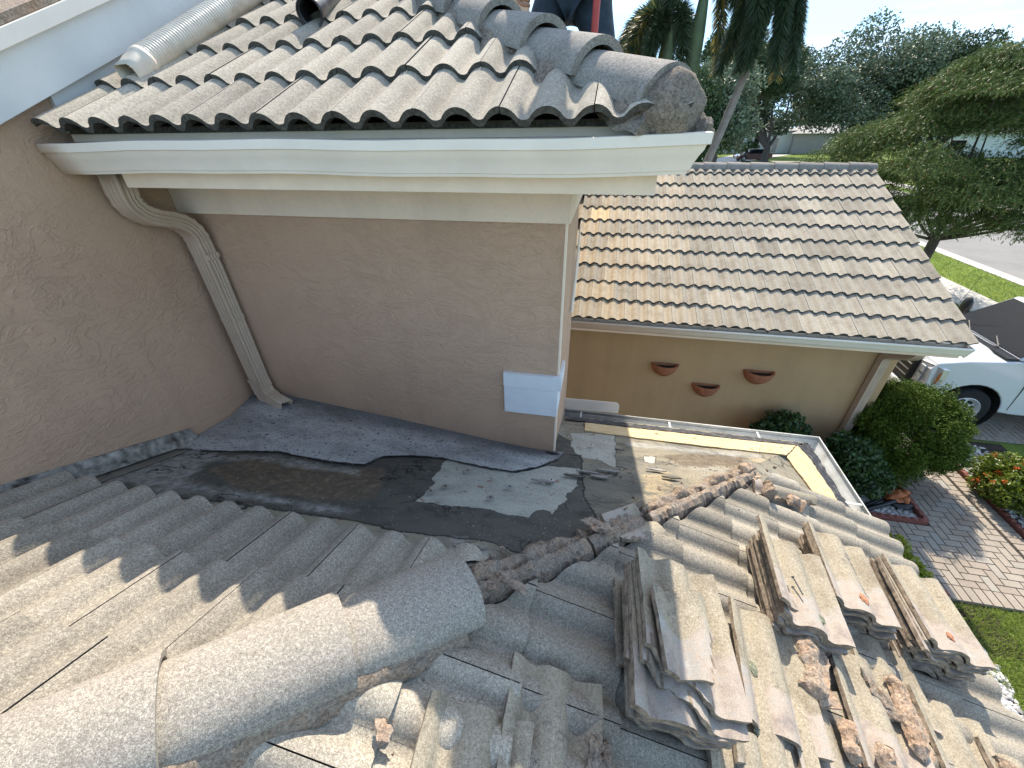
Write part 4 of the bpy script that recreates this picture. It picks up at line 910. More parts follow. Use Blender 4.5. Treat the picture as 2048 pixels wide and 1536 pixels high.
for i, (x, y, zc, r_, lb) in enumerate([(3.0, 34, 4.6, (3.2, 3, 2.6), 'round dark tree behind the left palm fronds'), (6.9, 36, 6.0, (1.9, 2.0, 2.2), 'leafy mid green tree right of the palm crownshafts'), (-4.0, 40, 6.2, (4, 3, 3), 'dark tree far behind the roof worker')]):
    tree('shade_tree', (x, y, G), lobes_random((0, 0, zc), r_, 10, 1.7, i+70), 26000, .20, .13, 'leaf_oak' if i != 1 else 'leaf_oak2', lb, 'tree', 'shade trees behind the palms', trunk_r=.2, seed=i+9, tb=.5, surf=.5)
# far tree line, too many crowns to tell apart
fl = []
for i in range(60):
    fl.append((-60+i*3.2+rnd.uniform(-1, 1), 120+rnd.uniform(-6, 10), G+3.5+rnd.uniform(0, 2.5), 4, 4, 3.4))
o = crown('far_tree_line', fl, 26000, .7, .5, 'leaf_oak', None, seed=3, tb=.55); tag(o, 'far line of trees along the horizon', kind='stuff')
# drooping bottlebrush tree
bl = lobes_random((0, 0, 3.7), (3.0, 2.6, 2.1), 38, .95, 5, .8) + [(.8, .3, 6.0, .8, .8, .6), (2.2, .5, 5.8, .9, .9, .6), (-.4, .2, 5.7, .7, .7, .5), (3.4, .6, 5.4, 1, 1, .7)] + [(-2.5, -.3, 2.4, .8, .8, .8), (-2.8, 0, 3.4, .7, .7, .6), (-1.6, -1.6, 2.0, .9, .9, .9), (2.2, -1.6, 2.2, .9, .9, .9), (2.8, .4, 3.2, 1, 1, .9), (.6, -2.2, 1.7, .8, .8, .9), (-1.2, .6, 5.0, .7, .7, .6), (-1.9, 0, 4.6, .6, .6, .5), (-3.4, .6, 3.6, .8, .8, .7), (-3.2, .4, 2.6, .8, .8, .8), (-2.9, .5, 4.3, .6, .6, .5), (.4, -2.0, 1.2, .8, .8, .8), (1.4, -1.8, 1.5, .9, .9, .9), (-.6, -1.8, 1.5, .8, .8, .8), (2.6, -2.0, 3.0, 1, 1, .9), (-1.4, -1.2, 1.5, .7, .7, .7), (3.4, 0, 4.2, 1, 1, .8)]
bl = [(l[0]*(1.05 if l[0] > 0 else .92), l[1]*1.02, max(2.25, l[2]*.97-max(0, l[0]-1.4)*.28+(.35 if -1.6 < l[0] < .6 and l[2] > 4 else 0)), l[3], l[4], l[5]*.9) for l in bl if not (l[2] < 1.7)] + [(.3, -2.3, 2.5, .9, .8, .8), (1.6, -2.6, 2.9, .9, .8, .8), (-1.2, -2.2, 3.0, .9, .8, .8), (-2.2, -1.6, 3.6, .8, .8, .7), (.9, -1.6, 4.2, .9, .9, .7), (-.2, 0, 5.9, .7, .7, .5), (.7, .2, 5.9, .7, .7, .5), (-1.0, 0, 5.5, .6, .6, .5)]
bt = empty('bottlebrush_tree', (10.0, 15.3, G)); tag(bt, 'drooping feathery green tree with reddish tips beside the street', 'tree')
mb = MB(); limb(mb, (0, 0, -.1), (.1, 0, 1.7), .17, .13, .05)
for k, l in enumerate(bl[:14]): limb(mb, (.1, 0, 1.6), l[:3], .05, .012, .12, seed=k)
lmesh(bt, mb, 'trunk', 'bark', smooth=60)
r_ = np.random.default_rng(8); nS = 30000; lb_ = np.array(bl); ix = r_.integers(0, len(bl), nS); dd = rdir(nS); dd[:, 2] = np.abs(dd[:, 2])*.7+dd[:, 2]*.3
C0 = lb_[ix, :3] + dd*lb_[ix, 3:6]*r_.uniform(.55, 1.12, nS)[:, None]; hd = dd.copy(); hd[:, 2] = 0; hd += r_.normal(0, .35, hd.shape)*[1, 1, 0]; ts = []; Ps = []; Ds = []
for j in range(13):                               # drooping sprigs of narrow leaves
    s = j/12; pos = C0 + hd*(s*.34) + np.array([0, 0, 1])*(.10*s-.34*s*s)[..., None] if False else C0 + hd*(s*.34) + np.array([0, 0, .16*s-.28*s*s])
    Ps.append(pos+r_.normal(0, .012, pos.shape)); dj = hd*.5+np.array([0, 0, .1-.9*s])+r_.normal(0, .45, pos.shape); Ds.append(dj)
    ts.append(np.clip(.42+.2*s+r_.normal(0, .14, nS), 0, .88) + (r_.random(nS) < .012*(1+2*s))*1.)
leafmesh('crown', np.concatenate(Ps), np.concatenate(Ds), rdir(nS*13), r_.uniform(.06, .12, nS*13), .018, np.concatenate(ts), 'leaf_bb', bt)
# foxtail palms
def palm(base, topp, lean, nfr, label, seed, shaft=1.05, rt_=.13, spread=1.0, az=None, drop=0):
    t = empty('palm_tree', base); tag(t, label, 'palm tree', 'palms behind the roof'); rr_ = random.Random(seed); h = topp
    top = Vector((lean[0], lean[1], h)); mb = MB(); a = Vector((0, 0, -.1)); n = 22
    pts = [a.lerp(top-Vector((0, 0, shaft)), i/n)+Vector((lean[0]*.12*math.sin(math.pi*i/n), 0, 0)) for i in range(n+1)]
    mb.tube(pts, [rt_*1.2-(rt_*.35)*i/n+.006*(i % 2) for i in range(n+1)], 14); lmesh(t, mb, 'trunk', 'bark_p', smooth=60)
    mb = MB(); b = pts[-1]; m_ = 10; mb.tube([b.lerp(top, i/m_) for i in range(m_+1)], [rt_*(1.05+.18*math.sin(math.pi*min(1, i/m_*1.3))-.55*(i/m_)**2) for i in range(m_+1)], 14); lmesh(t, mb, 'crownshaft', 'cshaft', smooth=60)
    for k in range(nfr):
        ang = (az[k % len(az)] if az else 2*math.pi*k/nfr)+rr_.uniform(-.25, .25); up_ = rr_.uniform(.25, 1.0)*(1-.6*drop); Lf = rr_.uniform(1.9, 2.5)*spread; d = Vector((math.cos(ang), math.sin(ang), 0))
        P = []; n = 46
        for i in range(n+1):
            s = i/n; P.append(top+d*(Lf*(s**.85)*(.62-.24*drop))+Vector((0, 0, Lf*(up_*s*.75-(.75+.55*up_)*s*s*1.05))))
        mb = MB(); mb.tube(P[::3]+[P[-1]], [.022*(1-.85*i/(len(P[::3]))) for i in range(len(P[::3])+1)], 5)
        fr = lmesh(t, mb, 'frond', 'cshaft')
        C = []; D = []; T = []
        dead = rr_.random() < .22
        for i in range(5, n+1):
            s = i/n; tg = (P[min(i+1, n)]-P[i-1]).normalized()
            for q in range(34):
                a_ = rr_.uniform(0, 6.283); sd_ = tg.orthogonal().normalized(); nd = Matrix.Rotation(a_, 3, tg) @ sd_; ln = .40*(1-.55*s**3)
                dr = (nd*.9+tg*.65+Vector((0, 0, -.45))).normalized(); p = P[i]+tg*rr_.uniform(-.02, .03)+dr*ln*.5
                C.append(tuple(p)); D.append(tuple(dr)); T.append(.95 if (dead and rr_.random() < .45*s) else min(.85, max(0, rr_.gauss(.42, .2))))
        C = np.array(C); D = np.array(D); leafmesh('leaflets', C, D, rdir(len(C)), .40*rng.uniform(.7, 1.1, len(C)), .022, np.array(T), 'leaf_palm', fr)
palm((.72, 13.0, G), 1.95-G, (.36, 0), 15, 'palm with the stouter green crownshaft nearest the roof worker', 1, shaft=1.25, rt_=.16, az=[2.6, 3.3, 2.95, 2.2, 3.7, 3.0, 1.6, 2.7, 3.5, 4.3, 2.4, 3.15, 5.0, .8, 2.8])
palm((1.15, 13.3, G), 2.9-G, (.62, 0), 13, 'taller palm with a darker green shaft rising out of the photo', 2, shaft=2.2, rt_=.15, az=[-.1, 3.1, -.5, .6, 3.4, 1.2, 2.8, .05, 3.3, 2.5, .3, 3.7, 3.0])
palm((1.18, 13.2, G), 2.75-G, (2.0, 0), 15, 'leaning palm with a grey trunk and fronds hanging beside the sky', 3, shaft=.9, rt_=.10, az=[.1, 3.3, -.4, 3.9, .7, 5.0, 2.6, 4.4, -.2], spread=.95, drop=1.0)
# hedges and shrubs
def shrub(name, base, lobes, n, L, W, leaf, label, tuft=1, tb=.5, surf=.75, seed=0, flowers=None, hang=0, jit=.18, inner=True):
    t = empty(name, base); tag(t, label, 'shrub'); mb = MB(); rr_ = random.Random(seed)
    for k, l in enumerate(lobes[:8]): limb(mb, (rr_.uniform(-.08, .08), rr_.uniform(-.08, .08), -.05), Vector(l[:3]), .025, .008, .1, seed=k)
    lmesh(t, mb, 'stem', 'bark', smooth=60); crown('foliage', lobes, n, L, W, leaf, t, hang, surf, tuft, seed, tb, jit)
    if flowers:
        C = []; 
        for k in range(flowers):
            l = lobes[rr_.randrange(len(lobes))]; d = Vector((rr_.gauss(0, 1), rr_.gauss(0, 1), abs(rr_.gauss(.2, .9)))).normalized(); c = Vector(l[:3])+Vector((d.x*l[3], d.y*l[4], d.z*l[5]))*1.03
            m_ = 26; pts = np.array([tuple(c+Vector([rr_.gauss(0, .018) for _ in range(3)])) for _ in range(m_)])
            leafmesh('flower_cluster', pts, rdir(m_), rdir(m_), .024, .02, rng.random(m_), 'flower', t)
    return t
gl = [(0, 0, .88, .74, .70, .76)]
rr = random.Random(3)
for k in range(60):
    th = rr.uniform(0, 6.283); ph = math.acos(rr.uniform(-.5, 1)); kk = rr.uniform(.88, 1.14); gl.append((.61*kk*math.sin(ph)*math.cos(th), .58*kk*math.sin(ph)*math.sin(th), .88+.60*kk*math.cos(ph), .17, .17, .15))
shrub('globe_hedge', (4.66, 5.84, G-.10), gl, 200000, .036, .011, 'leaf_globe', 'big clipped ball of bright green conifer hedge at the garage corner', tuft=7, seed=4, surf=.85, tb=.5)
shrub('leafy_bush', (3.72, 5.15, G), lobes_random((0, 0, .62), (.34, .34, .34), 9, .26, 8), 9000, .075, .04, 'leaf_dark', 'dark leafy bush between the gutter corner and the ball hedge', seed=5)
shrub('leafy_bush', (2.95, 5.2, G), lobes_random((0, 0, .85), (.4, .25, .3), 8, .26, 9), 7000, .075, .04, 'leaf_dark', 'dark leafy bush against the shaded garage wall behind the lower gutter', seed=6)
shrub('ixora_bush', (6.12, 5.42, G), lobes_random((0, 0, .40), (.30, .30, .16), 12, .27, 10, .8), 15000, .055, .030, 'leaf_ix', 'rounded yellow green bush dotted with orange flowers beside the walkway', seed=7, flowers=34, tb=.5)
for i, (x, y, h, lb) in enumerate([(3.72, 4.02, .34, 'farthest low yellow green plant peeking over the right gutter'), (3.80, 3.60, .34, 'middle low yellow green plant peeking over the right gutter'), (3.90, 3.32, .26, 'nearest low yellow green plant peeking over the right gutter')]):
    shrub('low_plant', (x, y, G), lobes_random((0, 0, h), (.16, .18, .1), 6, .14, i+20), 2200, .06, .028, 'leaf_yel', lb, seed=i+30, tb=.6)['group'] = 'yellow green plants below the gutter'

# ------------------------------------------------------------------ loose tiles
def loose_mesh(seed, cuts=(), flat_=False, nc=30):
    mb = MB(); tv, tf, tm = tile_template(nc); rr_ = random.Random(seed); nv = 12
    # finer mesh along the length, with a slightly chipped outline
    us = [2*PITCH*.99*i/nc for i in range(nc+1)]; vs = []; k = nc+1
    for lay in (0, 1):
        for j in range(nv+1):
            for i, u in enumerate(us):
                v = TL*j/nv; e = .005*noise.noise(Vector((u*22, seed*3.3, j))) if j in (0, nv) else 0; e2 = .004*noise.noise(Vector((v*18, seed, i))) if i in (0, nc) else 0
                vs.append((u-PITCH+e2, v-TL/2+e*1.5, prof(u)*.90-(TH if lay else 0)+.0012*noise.noise(Vector((u*9, v*9, seed)))))
    o2 = k*(nv+1); F = []; T = []
    for j in range(nv):
        for i in range(nc):
            a = j*k+i; F.append((a, a+1, a+k+1, a+k)); T.append(0); F.append((o2+a+1, o2+a, o2+a+k, o2+a+k+1)); T.append(1)
    for i in range(nc): F.append((i+1, i, o2+i, o2+i+1)); T.append(1); a = nv*k+i; F.append((a, a+1, o2+a+1, o2+a)); T.append(1)
    for j in range(nv): a = j*k; F.append((a, a+k, o2+a+k, o2+a)); T.append(1); a = j*k+nc; F.append((a+k, a, o2+a, o2+a+k)); T.append(1)
    b = 0; mb.v = vs; mb.f = [list(f) for f in F]; mb.t = [.5]*len(F); mb.m = T
    cl = []
    me_o = mb.build('roof_tile', ['tile_loose', 'tile_edge'], smooth=35)
    if cuts:
        bm = bmesh.new(); bm.from_mesh(me_o.data)
        for (co, no_) in cuts:
            r = bmesh.ops.bisect_plane(bm, geom=bm.verts[:]+bm.edges[:]+bm.faces[:], plane_co=co, plane_no=no_, clear_outer=True)
            ed = [g for g in r['geom_cut'] if isinstance(g, bmesh.types.BMEdge)]
            for v in {v for e in ed for v in e.verts}: v.co += Vector(no_).normalized()*(noise.noise(v.co*30+Vector((seed, 0, 0)))*.016+noise.noise(v.co*90)*.006)
            try: bmesh.ops.holes_fill(bm, edges=ed, sides=0)
            except Exception: pass
        for f in bm.faces:
            if len(f.verts) > 4: f.material_index = 1
        bmesh.ops.triangulate(bm, faces=[f for f in bm.faces if len(f.verts) > 4]); bm.to_mesh(me_o.data); bm.free(); me_o.data.set_sharp_from_angle(angle=R(35))
    me = me_o.data; bpy.data.objects.remove(me_o); return me
M['tile_edge'] = mat_simple('tile_broken_edge', (.29, .23, .17), .95, var=.55, scale=40, bump=.5, bscale=120, rand=True)
LM = [loose_mesh(1), loose_mesh(2), loose_mesh(3), loose_mesh(4, [((.05, -.14, 0), (.5, -.8, 0))]), loose_mesh(5, [((-.06, -.15, 0), (-.45, -.8, 0))]), loose_mesh(6, [((0, -.06, 0), (.15, -1, 0))]),
      loose_mesh(7, [((.03, 0, 0), (1, .15, 0))]), loose_mesh(8, [((-.02, .02, 0), (-1, .3, 0))]), loose_mesh(9, [((0, .05, 0), (-.2, 1, 0)), ((.06, 0, 0), (1, -.3, 0))]), loose_mesh(10, [((-.085, 0, 0), (1, .10, 0))])]
def adhesive(parent, x, y, r_, mat, seed):
    mb = MB(); n = 16; u = x+PITCH; P = []
    base = Vector((x, y, prof(u)*.90))
    mb.ellipsoid((x, y, prof(max(0, u))*.90+.001), (r_*.8, r_*1.1, .0055), 12, jit=.35, seed=seed); o = lmesh(parent, mb, 'adhesive_patch', mat, smooth=60); return o
def loose(x, y, h, rz, vi, label, group=None, rx=0, ry=0, adh=None, name='roof_tile', mesh=None):
    o = bpy.data.objects.new(name, mesh or LM[vi]); COL.objects.link(o)
    B = Matrix((VE, Vector((0, 1, 0)), NE)).transposed().to_4x4()
    o.matrix_world = Matrix.Translation(Vector((x, y, zE(x)+h*nrm))) @ B @ Euler((R(rx), R(ry), R(rz))).to_matrix().to_4x4()
    tag(o, label, 'roof tile', group)
    if adh: adhesive(o, *adh)
    return o
ORD = ['bottom', 'second', 'third', 'fourth', 'fifth', 'sixth', 'seventh', 'eighth', 'ninth', 'tenth', 'eleventh', 'twelfth']
def stack(n, x, y, h0, dh, rz, desc, seed, var=(0, 1, 2), dx=0, dy=0, jx=.012, jy=.016, jr=2.0, top=None, adh=None):
    rr_ = random.Random(seed)
    for i in range(n):
        last = i == n-1; nm = 'top tile of the '+desc if last else (f'bottom tile of the {desc}' if i == 0 else f'{ORD[i]} tile from the bottom of the {desc}')
        vi = (top if (last and top is not None) else rr_.choice(var))
        loose(x+dx*i+rr_.uniform(-jx, jx), y+dy*i+rr_.uniform(-jy, jy), h0+dh*i, rz+rr_.uniform(-jr, jr), vi, nm, 'tiles of the '+desc, adh=adh if last else None)
B0 = .066
stack(11, .335, .735, B0, .0245, 0, 'tallest ragged stack nearest the shadow edge', 2, var=(0, 1, 2, 3, 4, 8, 5), dx=.002, jx=.028, jy=.032, jr=3.4, top=4, adh=(.0, -.03, .022, 'lichen', 3))
stack(7, .975, 1.25, B0, .0205, -5, 'stack with a nail lying on its top', 3, var=(0, 1, 2), dx=.004, dy=.0, top=0, adh=(.03, -.155, .018, 'lichen', 5), jr=1.0)
stack(8, 1.345, 1.46, B0-.012, .0195, -6, 'middle stack with pencil marks on its top', 4, var=(0, 1, 2), dx=-.004, top=1, adh=(.0, -.15, .024, 'adh', 7), jr=1.2)
stack(9, 1.645, 1.40, B0-.01, .0205, -5, 'stack beside the right gutter', 5, var=(0, 1, 2), dx=.006, dy=.003, top=2, adh=(-.02, -.15, .018, 'adh', 8), jr=1.2)
q = loose(1.66, 1.36, .19, -6, 9, 'tile with a pinkish edge wedged between the middle stack and the stack by the gutter', rx=0, ry=2)
loose(.775, .86, .105, -6, 1, 'brown stained tile with a greenish glue blob right of the tallest stack', adh=(-.07, -.02, .024, 'lichen', 11))
loose(.70, .60, .085, -8, 5, 'pale broken tile at the foot of the tallest stack', adh=(-.05, .05, .02, 'lichen', 12))
loose(.93, .70, .070, -4, 2, 'speckled tile half covered by the brown stained tile')
loose(.60, .42, .08, -3, 0, 'lowest speckled tile in front of the tallest stack')
loose(1.19, .86, .10, -7, 0, 'long pale tile lying across the middle of the loose pile')
loose(1.03, .58, .06, -5, 1, 'brown tile partly under the mortar chunks at the bottom of the photo')
loose(1.36, 1.02, .06, -5, 3, 'speckled tile in the shade behind the long mortar bar')
loose(1.545, .83, .075, -8, 0, 'speckled tile left of the lower right mud stained tile')
loose(1.76, .72, .075, -10, 5, 'mud stained tile at the lower right by the gutter')
loose(-.19, .215, .065, 3, 2, 'sunlit upside tile at the bottom edge with a lime streak')
loose(.00, .385, .055, 2, 3, 'tile lying across the gap near the shadow edge')
loose(.40, .80, .345, 6, 8, 'broken tile piece lying on the top of the tallest ragged stack')
loose(.37, .36, .055, 4, 8, 'small tile fragment in front of the tallest stack')
# two shards by the hip end
loose(1.27, 1.90, .085, -82, 9, 'thin tile shard lying across the rows near the bare hip end', rx=4)
q = loose(.37, 1.33, .045, -48, 8, 'cracked tile lifted at the hip where sun and shade meet', ry=-10)
loose(.985, 1.27, .250, -5, 9, 'narrow broken tile strip on the left edge of the nail stack', ry=-4)
# nail and pencil marks belong to what they lie on
mb = MB(); B = Matrix((VE, Vector((0, 1, 0)), NE)).transposed(); p = Vector((.965, 1.20, zE(.965)+.252)); mb.tube([p+Vector((-.006, .04, 0)), p+Vector((.008, -.035, -.002))], .0028, 8); mb.tube([p+Vector((-.006, .04, 0)), p+Vector((-.0066, .043, 0))], .006, 8); tag(mb.build('nail', 'nail'), 'long dark nail lying on the top tile of a stack', 'nail')
mb = MB(); tp = next(o for o in bpy.data.objects if o.get('label', '').startswith('top tile of the middle stack'))
def surf(x, y): return (x, y, prof(x+PITCH)*.90+.0016)
for arc in ([(.02+.013*math.cos(a), .09+.017*math.sin(a)) for a in [i*.5 for i in range(13)]], [(.033-.004*i, .085-.011*i) for i in range(2)], [(.02, .05), (.035, .052), (.045, .04), (.04, .02), (.032, .0), (.05, .004), (.06, .01)], [(.05, -.03), (.07, -.06), (.085, -.085)], [(.06, -.03), (.08, -.05)]):
    mb.tube([surf(*q) for q in arc], .0009, 4)
lmesh(tp, mb, 'pencil_mark', 'pencil')
# ------------------------------------------------------------------ broken mortar
def chunk(x, y, h, size, rz, seed, label, mat='mortar_loose', rx=0, ry=0, slope='E'):
    rr_ = random.Random(seed); bm = bmesh.new()
    for i in range(18): bm.verts.new((rr_.uniform(-1, 1)*size[0]/2, rr_.uniform(-1, 1)*size[1]/2, rr_.uniform(-1, 1)*size[2]/2))
    r = bmesh.ops.convex_hull(bm, input=bm.verts[:]); bmesh.ops.delete(bm, geom=[v for v in bm.verts if not v.link_faces], context='VERTS')
    for _ in range(2): bmesh.ops.subdivide_edges(bm, edges=bm.edges[:], cuts=2 if size[0] > .04 or _ == 0 else 1, use_grid_fill=True)
    bmesh.ops.triangulate(bm, faces=bm.faces[:]); a = min(size)
    for v in bm.verts:
        q = v.co*24+Vector((seed*2., 0, 0)); v.co += v.co.normalized()*(noise.noise(q)*a*.34+noise.noise(q*2.7)*a*.22+noise.noise(q*6)*a*.09-abs(noise.noise(q*.55))*a*.55)
    me = bpy.data.meshes.new('mortar_chunk'); bm.to_mesh(me); bm.free(); me.materials.append(M[mat]); me.polygons.foreach_set('use_smooth', [True]*len(me.polygons)); me.set_sharp_from_angle(angle=R(14))
    o = bpy.data.objects.new('mortar_chunk', me); COL.objects.link(o)
    if slope == 'E': B = Matrix((VE, Vector((0, 1, 0)), NE)).transposed().to_4x4(); p = Vector((x, y, zE(x)+h*nrm))
    else: B = Matrix((Vector((1, 0, 0)), VN, NN)).transposed().to_4x4(); p = Vector((x, y, zN(y)+h*nrm))
    o.matrix_world = Matrix.Translation(p) @ B @ Euler((R(rx), R(ry), R(rz))).to_matrix().to_4x4(); tag(o, label, 'mortar chunk'); return o
def bar(x, y, h, L_, w_, hh, rz, seed, label, mat='mortar_loose', rx=0, ry=0, slope='E'):
    mb = MB(); rr_ = random.Random(seed); n = int(L_/.006); sec = [(-1, .0), (-.95, .45), (-.45, .95), (.1, .80), (.35, .25), (.75, .12), (1.0, .30), (1.05, -.05), (.3, -.18), (-.4, -.1)]
    fine = []
    for k in range(len(sec)):
        a, b = sec[k], sec[(k+1) % len(sec)]; fine += [(a[0]+(b[0]-a[0])*j/4, a[1]+(b[1]-a[1])*j/4) for j in range(4)]
    m_ = len(fine); vs = []
    for i in range(n+1):
        t = i/n; e = min(1, 6*t+.25, 6*(1-t)+.25)*(1+.35*noise.noise(Vector((t*3.5, seed, 0)))); bend = .18*w_*math.sin(t*3+seed)
        for (u, v) in fine:
            q = Vector((u*3, v*3, t*L_*60+seed)); k = noise.noise(q*.7)*.20+noise.noise(q*2.3)*.06; cell = noise.cell(Vector((u*1.6, v*1.6+seed, t*L_*16)))*.06
            vs.append((u*w_*e*(1+k+cell)+bend, (t-.5)*L_+noise.noise(Vector((u*2, v*2, seed+9*(t > .5))))*.02*(1 if t in (0, 1) else .3), v*hh*e*(1+k+cell)))
    mb.add(vs, [(i*m_+j, i*m_+(j+1) % m_, (i+1)*m_+(j+1) % m_, (i+1)*m_+j) for i in range(n) for j in range(m_)]); mb.add(vs[:m_], [tuple(range(m_))]); mb.add(vs[-m_:], [tuple(range(m_))])
    o = mb.build('mortar_chunk', mat, smooth=20)
    if slope == 'E': B = Matrix((VE, Vector((0, 1, 0)), NE)).transposed().to_4x4(); p = Vector((x, y, zE(x)+h*nrm))
    else: B = Matrix((Vector((1, 0, 0)), VN, NN)).transposed().to_4x4(); p = Vector((x, y, zN(y)+h*nrm))
    o.matrix_world = Matrix.Translation(p) @ B @ Euler((R(rx), R(ry), R(rz))).to_matrix().to_4x4(); tag(o, label, 'mortar chunk'); return o
bar(.955, .93, .128, .27, .058, .048, -16, 1, 'large orange brown mortar chunk left of the long pale tile')
bar(1.325, .90, .125, .30, .044, .046, -14, 2, 'long pinkish bar of mortar right of the long pale tile')
chunk(1.24, .94, .125, (.12, .16, .05), 10, 12, 'crumbly grey brown mortar lump beside the long pinkish bar', 'mortar')
bar(1.15, .68, .115, .17, .045, .05, 24, 3, 'angular mortar piece below the long pinkish bar', rx=10)
bar(1.01, .73, .105, .14, .04, .045, -10, 4, 'smaller mortar piece tucked under the large orange brown chunk', ry=25)
chunk(.93, .54, .12, (.10, .09, .05), 15, 5, 'mortar block at the very bottom of the photo')
bar(1.72, .80, .10, .22, .085, .045, -20, 6, 'muddy slab of mortar at the lower right by the gutter', 'mortar')
chunk(.145, .43, .10, (.10, .14, .085), 10, 7, 'dark grey mortar boulder in front of the tallest stack', 'mortar')
chunk(-.415, .30, .09, (.045, .085, .028), 35, 8, 'small isolated mortar pebble on the lit tiles at the bottom')
chunk(-.50, .38, .075, (.06, .05, .03), 10, 9, 'crumbling mortar bit under the hip cap edge', 'mortar')
bar(1.08, 2.14, .060, .13, .06, .04, -40, 10, 'pinkish mortar flake at the top end of the ridge')
bar(1.14, 1.98, .085, .12, .045, .07, 10, 11, 'squarish grey mortar lump beside the ridge end', 'mortar')
bar(1.31, 1.99, .085, .10, .06, .05, 70, 13, 'mortar block resting on the thin tile shard')
chunk(-.30, .87, .045, (.12, .09, .03), 20, 14, 'curled mortar flake beside the hip cap nose on the felt', slope='N')
chunk(-.20, .80, .04, (.16, .05, .035), -28, 15, 'pointed mortar sliver on the felt by the hip cap', slope='N')
chunk(-.25, .755, .03, (.05, .04, .025), 0, 16, 'tiny mortar crumb below the pointed sliver', slope='N')
chunk(.10, 1.20, .06, (.15, .11, .045), 15, 17, 'flat pinkish mortar slab leaning on the ridge left of the cracked tile', slope='N')
for k in range(46):
    a = rnd.uniform(-.35, 1.2); x = a+rnd.gauss(.05, .05); y = a+1.15+rnd.gauss(-.03, .05); 
    chunk(x, y, .035+.03*rnd.random(), tuple(rnd.uniform(.012, .035) for _ in range(3)), rnd.uniform(0, 180), 100+k, 'small crumb of mortar along the bare hip ridge', 'mortar')['group'] = 'mortar crumbs along the bare hip ridge'

# loose grit: too much of it to count
def grit(n, fn, label, smin, smax):
    mb = MB(); r_ = random.Random(n)
    for _ in range(n):
        c, nn = fn(r_); s_ = r_.uniform(smin, smax)*(1 if r_.random() < .93 else 2.2); e = Euler((r_.uniform(0, 6), r_.uniform(0, 6), r_.uniform(0, 6))).to_matrix()
        v = [e @ Vector(q)*s_ for q in ((1, 0, -.4), (-.6, .8, -.4), (-.6, -.9, -.3), (0, .1, .7))]
        mb.add([tuple(c+q) for q in v], [(0, 2, 1), (0, 1, 3), (1, 2, 3), (2, 0, 3)], r_.random())
    o = mb.build('mortar_grit', 'mortar_loose'); tag(o, label, kind='stuff')
def on_e(r_):
    while True:
        t = r_.random(); x = r_.uniform(-.5, 1.9); d = abs(r_.gauss(0, .28)) if t < .75 else r_.uniform(0, 1.2); y = x+1.02-d
        if y > .1 and y < 2.2: break
    u = (y-(2.3475-.1525*28)) % PITCH; h = prof(u)
    if h > .012 and r_.random() < .8: y += (PITCH/2-(u if u < PITCH/2 else u-PITCH)*1)*.5; h = .004
    k = ((2.0-x) % .305)/.305
    return Vector((x, y, zE(x)+(h+.012+TH+.020*(1-k))*nrm+.002)), NE
def on_n(r_):
    while True:
        x = r_.uniform(-2.2, 1.7); y = r_.uniform(.93, 2.6) if r_.random() < .5 else x+1.2+abs(r_.gauss(0, .12))
        if y-x > 1.2 and .9 < y < 2.8 and not (y > 2.08 and x < -.1) and not (x < -.1 and y > 1.5+(x+2.4)*.1): break
    return Vector((x, y, zN(y)+.022)), NN
grit(2600, on_e, 'grit and mortar dust lying between the tiles of the right slope', .0012, .0042)
grit(1100, on_n, 'small pale crumbs scattered over the stripped felt', .0012, .0040)
# ------------------------------------------------------------------ planters
def planter(x, z, wd, label):
    t = empty('wall_planter', (x, 5.75, z)); tag(t, label, 'planter', 'half round terracotta planters on the garage wall'); mb = MB(); n = 20; rows = []
    prf = [(1.0, 0), (1.02, -.03), (.97, -.045), (.90, -.09), (.72, -.15), (.42, -.20), (.15, -.215)]; vs = []
    for r_, z_ in prf:
        for j in range(n+1): a = math.pi*j/n; vs.append((-math.cos(a)*wd/2*r_, -math.sin(a)*wd*.44*r_, z_))
    for j in range(n+1): a = math.pi*j/n; vs.append((-math.cos(a)*wd/2*.88, -math.sin(a)*wd*.38, 0))
    for j in range(n+1): a = math.pi*j/n; vs.append((-math.cos(a)*wd/2*.84, -math.sin(a)*wd*.36, -.05))
    k = n+1; R_ = len(prf); fs = []
    for i in range(R_-1): fs += [(i*k+j, i*k+j+1, (i+1)*k+j+1, (i+1)*k+j) for j in range(n)]
    fs += [(j, R_*k+j, R_*k+j+1, j+1) for j in range(n)]; fs += [(R_*k+j, (R_+1)*k+j, (R_+1)*k+j+1, R_*k+j+1) for j in range(n)]
    mb.add(vs, fs); mb.box((-wd/2, -.012, -.03), (wd/2, -.001, .002)); lmesh(t, mb, 'pot', 'terra', smooth=45)
    mb = MB(); mb.add([(-math.cos(math.pi*j/n)*wd/2*.86, -math.sin(math.pi*j/n)*wd*.37-.001, -.045) for j in range(n+1)], [tuple(range(n+1))]); lmesh(t, mb, 'soil', 'soil')
planter(1.155, -3.10, .40, 'upper left terracotta half pot on the shaded wall')
planter(1.815, -3.40, .40, 'lowest terracotta half pot between the other two')
planter(2.48, -3.09, .42, 'right hand terracotta half pot on the shaded wall')

